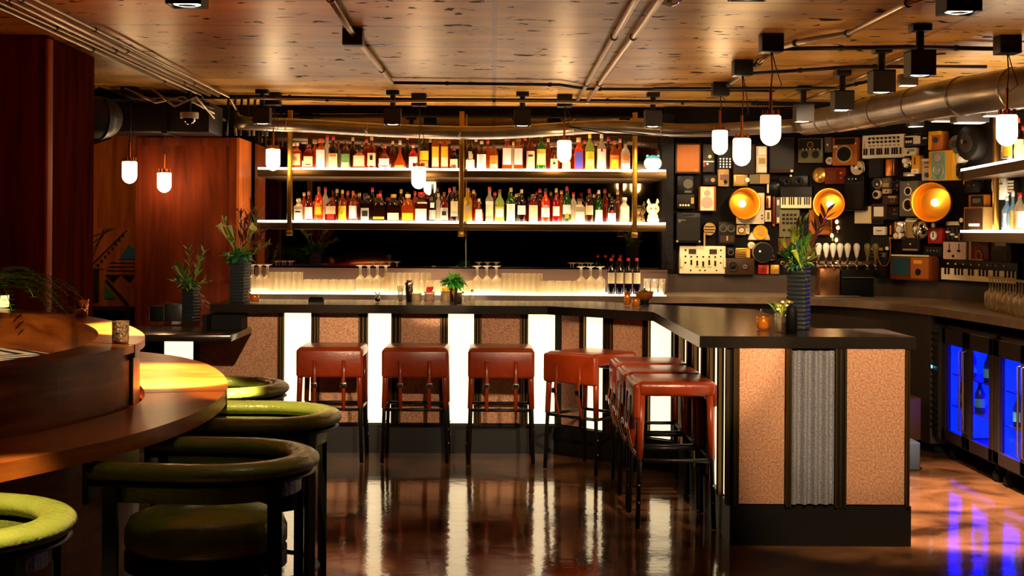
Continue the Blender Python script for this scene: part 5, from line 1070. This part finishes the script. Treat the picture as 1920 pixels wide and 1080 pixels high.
kb = [('knob', 'c', -.62+.195*i, .70, .10, 'black', .014) for i in range(8)]+[('knob', 'c', -.62+.195*i, .38, .10, 'black', .014) for i in range(8)]+[('pad', 'r', -.62+.195*i, .08, .05, .07, 'tan', .004) for i in range(8)]+[('black_key', 'r', u_, -.42, .03, .28, 'black', .008) for u_ in (-.88, -.76, -.56, -.44, -.25, -.15, -.05, .14, .26, .46, .57, .68, .84)]+[('button', 'c', -.86, .4-.2*i, .05, 'tan') for i in range(3)]
gear('midi_controller', 'keyboard', 1661, 275, 79, 44, .05, 'white', 'white key controller with two lines of black knobs over short keys', kb)
gear('brass_reel', 'reel', 1540, 329, 30, 36, .05, 'brass', 'round mottled brass disc left of the red-brown radio', [('hub', 'c', .1, -.2, .15, 'cream'), ('spot', 'c', .2, .3, .2, 'gold'), ('spot', 'c', -.3, -.4, .15, 'yellow')], 'disc')
gear('bakelite_radio', 'radio', 1573, 330, 39, 31, .08, 'dred', 'red-brown bakelite radio with two knobs above the middle gold lamp', [('grille', 'r', -.3, 0, .45, .6, 'walnut'), ('knob', 'c', .6, .3, .16, 'orange', .014), ('knob', 'c', .65, -.3, .13, 'orange', .014)])
gear('headlight', 'lamp', 1615, 316, 29, 32, .07, 'chrome', 'round chrome headlight below the mustard radio', [('lens', 'c', 0, 0, .82, 'steel'), ('bulb', 'c', 0, .05, .18, 'white', .02), ('facet', 'c', .4, -.1, .16, 'black', .012), ('facet', 'c', -.4, .35, .2, 'mid', .012)], 'disc')
gear('stage_monitor', 'speaker', 1614, 362, 37, 66, .12, 'black', 'tall black cabinet with three tiny lights right of the middle gold lamp', [('light', 'c', -.5+.35*i, .78, .04, 'white') for i in range(3)]+[('shelf_line', 'r', .1, .55, .85, .02, 'mid'), ('front_cloth', 'r', 0, -.2, .85, .7, 'char')])
gear('drum_machine', 'drum machine', 1482, 418, 38, 54, .06, 'olive', 'upright olive drum machine with pads, behind the tallest vase leaves', [('pad', 'r', -.55+.38*i, .55-.28*j, .13, .08, 'char') for i in range(4) for j in range(3)]+[('knob', 'c', -.5+.5*i, -.5, .09, 'char') for i in range(3)])
gear('toy_piano', 'keyboard', 1496, 371, 60, 42, .09, 'char', 'short row of piano keys in a black case left of the middle gold lamp', keys(14, -.45, .48, .95))
gear('turntable_module', 'module', 1490, 340, 56, 22, .07, 'black', 'black module with two faint rings below the reel recorder', [('ring', 'o', -.4, 0, .7, 'char', 'black'), ('ring', 'o', .4, 0, .7, 'char', 'black'), ('knob', 'c', -.15, .9, .2, 'cream')])
gear('wood_panel', 'panel', 1540, 414, 42, 54, .05, 'walnut', 'orange wooden panel behind the vase leaves, under the middle gold lamp', [('inset', 'r', 0, 0, .9, .92, 'wood')])
gear('small_amplifier', 'amplifier', 1478, 462, 40, 32, .06, 'brown', 'brown amplifier front behind the leaves under the drum machine', [('grille', 'r', 0, .1, .8, .6, 'walnut'), ('slot', 'r', -.2, -.75, .5, .08, 'black')])
gear('parchment_light', 'light', 1623, 403, 33, 33, .04, 'tan', 'glowing parchment-coloured panel right of the middle gold lamp', [('sheet', 'r', 0, 0, .95, .95, 'cream')])
gear('chart_meter', 'meter', 1655, 397, 30, 30, .06, 'brown', 'brown meter with a tilted white square, right of the parchment panel', [('white_square', 'r', 0, 0, .6, .6, 'white')])
gear('tape_deck', 'tape deck', 1651, 415, 24, 14, .05, 'black', 'thin black deck under the tilted white square', [('outline', 'r', 0, 0, .85, .7, 'mid'), ('slot', 'r', 0, 0, .75, .55, 'black', .008)])
gear('cassette_tape', 'cassette', 1653, 433, 23, 16, .04, 'white', 'white cassette tape lying flat on the wall, left of the phone horn', [('window', 'r', 0, .05, .45, .14, 'tan'), ('hub', 'c', 0, .05, .14, 'black')])
gear('guitar_pedal', 'pedal', 1657, 457, 34, 28, .06, 'char', 'dark pedal with a tan strip below the white cassette', [('strip', 'r', -.3, -.7, .62, .18, 'tan'), ('button', 'c', .8, -.6, .25, 'white')])
gear('bass_amplifier', 'amplifier', 1657, 496, 42, 48, .12, 'black', 'black amplifier with two knobs on a grey strip, behind the copper hook', [('strip', 'r', 0, .78, .85, .18, 'grey'), ('knob', 'c', -.35, .78, .14, 'black', .014), ('knob', 'c', .4, .78, .14, 'black', .014), ('grille_cloth', 'r', 0, -.2, .88, .68, 'char')])
gear('dark_cabinet', 'cabinet', 1652, 316, 26, 36, .09, 'char', 'dark slim cabinet beneath the white key controller', [('front', 'r', 0, 0, .85, .9, 'black')])
gear('copper_canister', 'canister', 1677, 315, 16, 32, .07, 'copper', 'copper canister lit along one side beneath the white key controller', [('edge', 'r', .8, 0, .1, .95, 'brown')])
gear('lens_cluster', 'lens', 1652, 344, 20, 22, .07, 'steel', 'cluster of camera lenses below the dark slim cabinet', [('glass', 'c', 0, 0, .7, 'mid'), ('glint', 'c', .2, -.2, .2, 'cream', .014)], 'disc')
gear('calculator', 'calculator', 1667, 343, 16, 20, .05, 'grey', 'small grey calculator beside the lens cluster', [('screen', 'r', 0, .4, .6, .25, 'olive'), ('keys_plate', 'r', 0, -.4, .8, .35, 'tan')])
gear('rotary_dial', 'dial', 1689, 348, 24, 26, .05, 'black', 'black rotary dial ringed with pale dots', [('finger_hole', 'c', .7*math.cos(a*.785), .7*math.sin(a*.785), .09, 'grey') for a in range(8)]+[('centre', 'c', 0, 0, .2, 'dred')], 'disc')
gear('brass_ring', 'ring', 1647, 365, 15, 16, .04, 'cream', 'pale brass ring below the lens cluster', [('hole', 'c', 0, 0, .6, 'black')], 'disc')
gear('viewfinder', 'camera', 1667, 359, 13, 9, .05, 'pink', 'tiny pink-tan viewfinder beside the pale brass ring', [('eye', 'c', .3, 0, .3, 'brown')])
gear('wall_telephone', 'telephone', 1676, 375, 28, 18, .06, 'brown', 'brown wall telephone below the black rotary dial', [('cradle', 'r', .4, .6, .5, .2, 'tan', .016), ('dial', 'o', .45, 0, .45, 'steel', 'black')])
gear('tangled_parts', 'gadget', 1681, 400, 20, 26, .05, 'char', 'dark gadget with a red button left of the grey twin-cone speaker', [('red_button', 'c', .3, .5, .16, 'red'), ('bar', 'r', .4, -.1, .4, .08, 'grey')])
gear('bookshelf_speaker', 'speaker', 1721, 373, 34, 66, .12, 'grey', 'grey speaker with two chrome-ringed cones left of the last gold lamp', [('tweeter', 'o', 0, .42, .25, 'cream', 'black'), ('woofer', 'o', 0, -.35, .36, 'cream', 'black'), ('port', 'c', 0, .82, .04, 'cream')])
gear('white_module', 'module', 1700, 365, 6, 28, .05, 'white', 'narrow white strip module left of the grey speaker', [('notch', 'r', 0, 0, .3, .3, 'tan')])
gear('circuit_panel', 'circuit board', 1725, 263, 44, 24, .05, 'black', 'black circuit panel with silver parts beside the white key controller', [('silver_block', 'r', .1, 0, .3, .6, 'steel'), ('contact', 'r', -.4, .6, .5, .1, 'steel')]+[('coil', 'c', -.8+.2*i, -.2, .2, 'steel') for i in range(3)]+[('pin', 'c', .65+.12*i, .2, .14, 'white') for i in range(3)])
gear('box_camera', 'camera', 1713, 285, 23, 15, .06, 'cream', 'cream box camera under the black circuit panel', [('stripe', 'r', .4, .3, .5, .3, 'teal'), ('lens', 'c', -.1, -.2, .3, 'black')])
gear('orange_handset', 'handset', 1726, 309, 15, 34, .06, 'yellow', 'orange handset with a cream end, under the cream box camera', [('end', 'r', 0, -.72, .95, .26, 'cream'), ('dot', 'c', 0, -.75, .06, 'black', .012), ('groove', 'r', -.1, .4, .08, .4, 'brown')])
gear('chrome_joystick', 'joystick', 1708, 306, 17, 24, .06, 'chrome', 'chrome knobby joystick left of the orange handset', [('ball', 'c', 0, .3, .4, 'white', .03), ('ball', 'c', .1, -.4, .3, 'white', .02)], 'disc')
gear('steel_pliers', 'tool', 1710, 327, 22, 8, .04, 'steel', 'bright steel tool slanting under the chrome joystick', [('tip', 'r', .4, -.5, .5, .3, 'chrome')])
gear('control_panel', 'panel', 1748, 318, 24, 42, .05, 'pink', 'pale grey panel with a big knob attached to the yellow speaker', [('top', 'r', 0, .85, .95, .1, 'white'), ('slot', 'r', -.1, .6, .4, .04, 'black'), ('slot', 'r', -.1, .2, .4, .04, 'black'), ('knob', 'c', -.1, -.5, .22, 'blue', .014)])
gear('yellow_speaker', 'speaker', 1781, 311, 46, 56, .10, 'yellow', 'yellow speaker with two round cones on a pale green plate', [('green_plate', 'r', -.15, 0, .55, .92, 'teal'), ('tweeter', 'c', -.2, .52, .26, 'pink', .014), ('woofer', 'o', -.15, -.28, .5, 'steel', 'pink'), ('badge', 'r', -.15, -.86, .1, .03, 'black')])
gear('orange_telephone', 'telephone', 1769, 265, 22, 36, .08, 'orange', 'orange telephone with a yellow rim above the yellow speaker', [('rim', 'r', 0, .8, .95, .2, 'yellow', .02), ('rim', 'r', -.85, 0, .14, .9, 'yellow', .02), ('coil', 'c', 0, .1, .3, 'blue', .012)])
gear('fan_lamp', 'lamp', 1832, 268, 44, 44, .10, 'char', 'large black searchlight at the top of the wall by the shelf', [('hub', 'c', -.2, .1, .2, 'steel', .02), ('glass', 'c', 0, 0, .8, 'mid', .012), ('hub_cap', 'c', 0, 0, .2, 'char', .024)], 'disc')
gear('round_gauge', 'gauge', 1806, 271, 24, 26, .09, 'grey', 'grey round dial overlapping the large black searchlight', [('centre', 'c', 0, 0, .5, 'mid')], 'disc')
gear('round_gauge', 'gauge', 1810, 294, 16, 18, .07, 'white', 'white pressure gauge beside the yellow speaker', [('needle', 'r', .1, .1, .5, .07, 'black'), ('face', 'c', 0, 0, .6, 'cream')], 'disc')
gear('round_gauge', 'gauge', 1843, 327, 15, 16, .06, 'pink', 'pink-copper gauge under the lit shelf end', [('face', 'c', 0, 0, .6, 'tan')], 'disc')
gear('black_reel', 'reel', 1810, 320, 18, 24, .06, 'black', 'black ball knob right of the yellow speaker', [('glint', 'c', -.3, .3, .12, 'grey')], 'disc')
gear('half_ball', 'lamp', 1820, 342, 10, 14, .05, 'orange', 'small amber half ball below the black ball knob', [('shine', 'c', -.3, 0, .3, 'yellow')], 'disc')
gear('motor', 'motor', 1835, 350, 26, 22, .07, 'char', 'dark motor above the orange meter', [('bolt', 'c', -.3, .2, .14, 'steel'), ('bolt', 'c', .5, .2, .14, 'steel')])
gear('orange_meter', 'meter', 1843, 378, 30, 26, .06, 'orange', 'orange-edged meter with a rounded white dial by the shelf post', [('inner', 'r', .15, .05, .75, .75, 'black'), ('white_dial', 'r', .15, .1, .5, .35, 'white')])
gear('pressure_dial', 'gauge', 1883, 347, 28, 28, .05, 'white', 'big white dial seen between the two shelves at the picture edge', [('needle', 'r', .1, .1, .5, .05, 'black'), ('rim', 'c', 0, 0, .9, 'cream', .003)], 'disc')
gear('number_pad', 'keypad', 1907, 350, 13, 26, .05, 'char', 'keypad with pale buttons between the two shelves at the picture edge', [('button', 'r', -.6+.6*i, .7-.45*j, .24, .15, 'cream') for i in range(3) for j in range(4)])
gear('chrome_horn', 'telephone', 1697, 432, 20, 34, .07, 'chrome', 'tangled chrome and white horn telephone between the cassette and the chrome ball', [('white_lobe', 'c', .2, .1, .35, 'white', .03), ('white_lobe', 'c', .5, -.6, .25, 'white', .03), ('ear', 'c', -.5, -.6, .3, 'cream', .02)])
gear('leather_case', 'case', 1684, 428, 18, 34, .05, 'brown', 'dark leather roundel beside the chrome horn telephone', [('rim', 'r', -.8, -.2, .15, .5, 'copper')], 'disc')
gear('clip_board', 'board', 1715, 430, 26, 36, .04, 'tan', 'tan board behind the chrome ball lamp', [('clip', 'r', 0, .88, .8, .1, 'white'), ('bar', 'r', .2, 1.1, .9, .06, 'cream')])
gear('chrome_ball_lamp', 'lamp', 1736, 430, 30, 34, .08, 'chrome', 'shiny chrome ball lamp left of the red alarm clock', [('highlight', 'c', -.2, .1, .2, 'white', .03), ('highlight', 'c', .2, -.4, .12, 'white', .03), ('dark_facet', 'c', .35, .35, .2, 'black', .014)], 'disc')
gear('alarm_clock', 'clock', 1763, 442, 27, 30, .06, 'red', 'red alarm clock with a silver dial below the last gold lamp', [('dial', 'c', 0, 0, .62, 'steel', .014), ('face', 'c', 0, 0, .48, 'white', .016), ('needle', 'r', 0, .1, .05, .3, 'black', .02), ('bell', 'c', 0, 1.3, .3, 'steel', .02)])
gear('slider_mixer', 'mixer', 1798, 438, 34, 30, .05, 'black', 'black mixer with three columns of sliders above the grey two-slider mixer', [('slider', 'r', -.6+.5*i, 0, .1, .8, 'mid') for i in range(3)]+[('cap', 'r', -.6+.5*i, .2-.3*i, .18, .12, 'white', .014) for i in range(3)])
gear('crossfader', 'mixer', 1800, 470, 45, 34, .05, 'grey', 'pale grey mixer with two vertical sliders and one crossfader', [('plate', 'r', 0, 0, .95, .94, 'pink'), ('slider', 'r', -.42, .3, .03, .5, 'blue', .010), ('slider', 'r', .38, .3, .03, .5, 'blue', .010), ('slider_cap', 'r', -.42, -.05, .1, .1, 'black', .016), ('slider_cap', 'r', .38, .0, .1, .1, 'black', .016), ('crossfade_knob', 'c', -.08, -.6, .14, 'black', .016)])
gear('round_gauge', 'gauge', 1813, 413, 15, 16, .05, 'black', 'black-rimmed gauge with a cream face right of the last gold lamp', [('face', 'c', 0, 0, .55, 'cream')], 'disc')
gear('tan_strip', 'strip', 1795, 419, 24, 7, .05, 'cream', 'cream strip below the last gold lamp', [('line', 'r', 0, .3, .9, .15, 'tan')])
gear('vintage_speaker', 'speaker', 1843, 414, 40, 52, .08, 'tan', 'wooden framed speaker with a dark inside under the shelf end', [('dark_front', 'r', 0, .12, .82, .76, 'brown'), ('white_cloth', 'r', .1, -.3, .5, .1, 'white', .010)])
gear('dial_radio', 'radio', 1850, 469, 36, 40, .07, 'dred', 'dark red radio with an arched dial, above the long keyboard', [('arch', 'o', .1, -.5, .5, 'tan', 'dred'), ('side', 'r', -.85, 0, .14, .95, 'tan'), ('knob', 'c', .1, .5, .07, 'cream'), ('base_strip', 'r', .1, -.9, .6, .05, 'tan', .02)])
gear('vu_meter', 'meter', 1893, 470, 38, 42, .07, 'brown', 'brown test meter with a white scale, at the picture edge above the keys', [('white_scale', 'r', 0, .68, .55, .26, 'white'), ('switch_field', 'r', 0, -.4, .75, .4, 'char')])
gear('mantel_radio', 'radio', 1726, 502, 78, 46, .12, 'walnut', 'wide wooden radio with a blue-grey dial and a yellow meter', [('dial_glass', 'r', -.45, .1, .42, .7, 'blue'), ('right_front', 'r', .48, 0, .42, .85, 'wood'), ('yellow_meter', 'r', .4, .5, .2, .14, 'yellow', .012), ('knob', 'c', .42, -.3, .26, 'black', .016), ('top_board', 'r', 0, 1.0, .9, .06, 'cream', .01)])
gear('tape_machine', 'tape deck', 1716, 459, 34, 26, .06, 'char', 'dark tape machine between the wide wooden radio and the tan board', [('button', 'c', 0, .1, .12, 'cream'), ('strip', 'r', 0, -.7, .8, .12, 'tan')])
gear('patch_box', 'box', 1757, 472, 34, 20, .05, 'char', 'black patch box under the red alarm clock', [('jack', 'c', -.5+.35*i, .2, .14, 'steel') for i in range(4)])
kb = [('black_key', 'r', -.80+.088*i, -.02+.0, .020, .30, 'black', .016) for i in range(20) if i % 7 not in (2, 6)]
gear('long_keyboard', 'keyboard', 1846, 510, 152, 44, .08, 'black', 'long black keyboard with white keys at the bottom of the wall of radios', [('key_bed', 'r', .06, -.28, .92, .5, 'cream', .010)]+[(n_, s1, u_+.06, v_, a_, b_, m_, q_) for n_, s1, u_, v_, a_, b_, m_, q_ in kb]+[('switch', 'c', -.7+.2*i, .62, .08, 'cream') for i in range(8)]+[('red_switch', 'c', -.1, .72, .08, 'red'), ('red_switch', 'c', .4, .62, .08, 'red')])
# copper hook
p, rz, s_ = wall_at(1678, 470, .14); t = thing('copper_hook', 'curved copper pipe hanging in a U in front of the black amplifier', 'pipe', (p.x, p.y, p.z), rz)
part('pipe', B(W_['copper']).tube([Vector((x*s_, 0, z*s_)) for x, z in smooth([(9, 22), (10, 5), (9, -12), (3, -24), (-6, -24), (-13, -14), (-15, -2), (-10, 4), (-4, 0)], 5)], .006, 8), t); part('mount', B(W_['brass']).tube([(9*s_, 0, 20*s_), (9*s_, .13, 20*s_)], .008, 8), t)
# gold bowl lamps
for k, (px, py, r1, ix, lab) in enumerate(((1397, 382, 30, 1388, 'first gold bowl lamp, the one closest to the bottle shelves'), (1574, 383, 30, 1563, 'middle gold bowl lamp, above the beer taps'), (1778, 380, 38, 1766, 'largest gold bowl lamp, beside the grey speaker'))):
    p, rz, s_ = wall_at(ix, py, .06); r = r1*p.y/F; gm = mat('gold_bowl', '#d08a18', .28, .9); gi = mat('gold_back', '#e09a20', .35, .8)
    t = thing('gold_bowl_lamp', lab, 'wall lamp', (p.x, p.y, p.z), rz*.5, group='gold bowl lamps on the wall of radios')
    b = B(gm).lathe([(r*.74, .0), (r*.80, .02), (r*.93, .13), (r*.96, .19), (r*.97, .19), (r*.95, .13), (r*.82, .01), (r*.74, -.01)], seg=40, ax='Y'); part('bowl_rim', b, t)
    part('back_disc', B(gi).lathe([(0, .012), (r*.5, .008), (r*.75, .0)], seg=40, ax='Y'), t); part('stem', B(brass).cyl((0, .05, 0), .03, .05, 16, 'Y'), t)
    part('bulb', B(mat('globe_glow', '#fff0d0', .3, emit=22, ecol=(1, .72, .4))).sph((0, -.045, 0), .030, 18), t, label='round glowing bulb')

# ---------------------------------------------------------------- shelf unit on the curved wall by the picture edge
t0 = [(3.62, 10.75), (3.42, 8.9), (3.30, 7.8)]
for k, (z, lab) in enumerate(((2.10, 'upper lit shelf running out of the picture edge in front of the radios'), (1.625, 'lower lit shelf running out of the picture edge in front of the radios'))):
    t = thing('corner_shelf', lab, 'shelf', (3.5, 9.5, z-.075), group='corner shelves'); P = [Vector(q) for q in t0]
    part('board', strip(B(bronze), P, [q+Vector((.30, .03)) for q in P], z-.085, z-.018), t, True); part('lit_panel', strip(B(shelfglow), P, [q+Vector((.28, .03)) for q in P], z-.017, z), t, True, 'glowing white top')
    part('bracket', B(bronze).box(3.60, 3.9, 10.70, 10.74, z-.08, z-.02), t, True)
p = PD(1862, 380, 10.3); solo('shelf_post', B(brass).box(-.018, .018, -.02, .02, -.42, .62, .003), 'pale brass post carrying the two shelves at the picture edge', 'post', (p.x+.02, 10.3, 1.98), group='posts of the bottle shelves')
for k, (px, z, gc, lc, cc, kd, wd, h) in enumerate(((1888, 1.626, 'blue', 'white', 'white', 'round', .07, .24), (1899, 1.626, 'blue', 'gold', 'white', 'flask', .09, .27), (1912, 1.626, 'clear', 'white', 'red', 'round', .08, .25), (1918, 2.101, 'amber', 'white', 'red', 'round', .08, .27), (1908, 2.101, 'dark', 'cream', 'orange', 'tall', .075, .30), (1886, 2.101, 'clear', 'yellow', 'brown', 'round', .07, .22), (1897, 2.101, 'orange', 'white', 'brown', 'tall', .07, .28))):
    y = 10.0-.35*(k % 3)-.1; X = PD(px, 380, y).x; bottle(X, y, z, wd, h, kd, gc, lc, cc, ['pale blue slim bottle first on the lower corner shelf', 'clear bottle with an egg-shaped gold label on the lower corner shelf', 'clear bottle with a red cap at the picture edge, lower corner shelf', 'amber bottle with a red cap at the picture edge, upper corner shelf', 'tall dark bottle with an orange cap on the upper corner shelf', 'small clear bottle with a yellow label behind the edge pendant', 'tall orange bottle with a white label on the upper corner shelf'][k], 'bottles on the corner shelves')
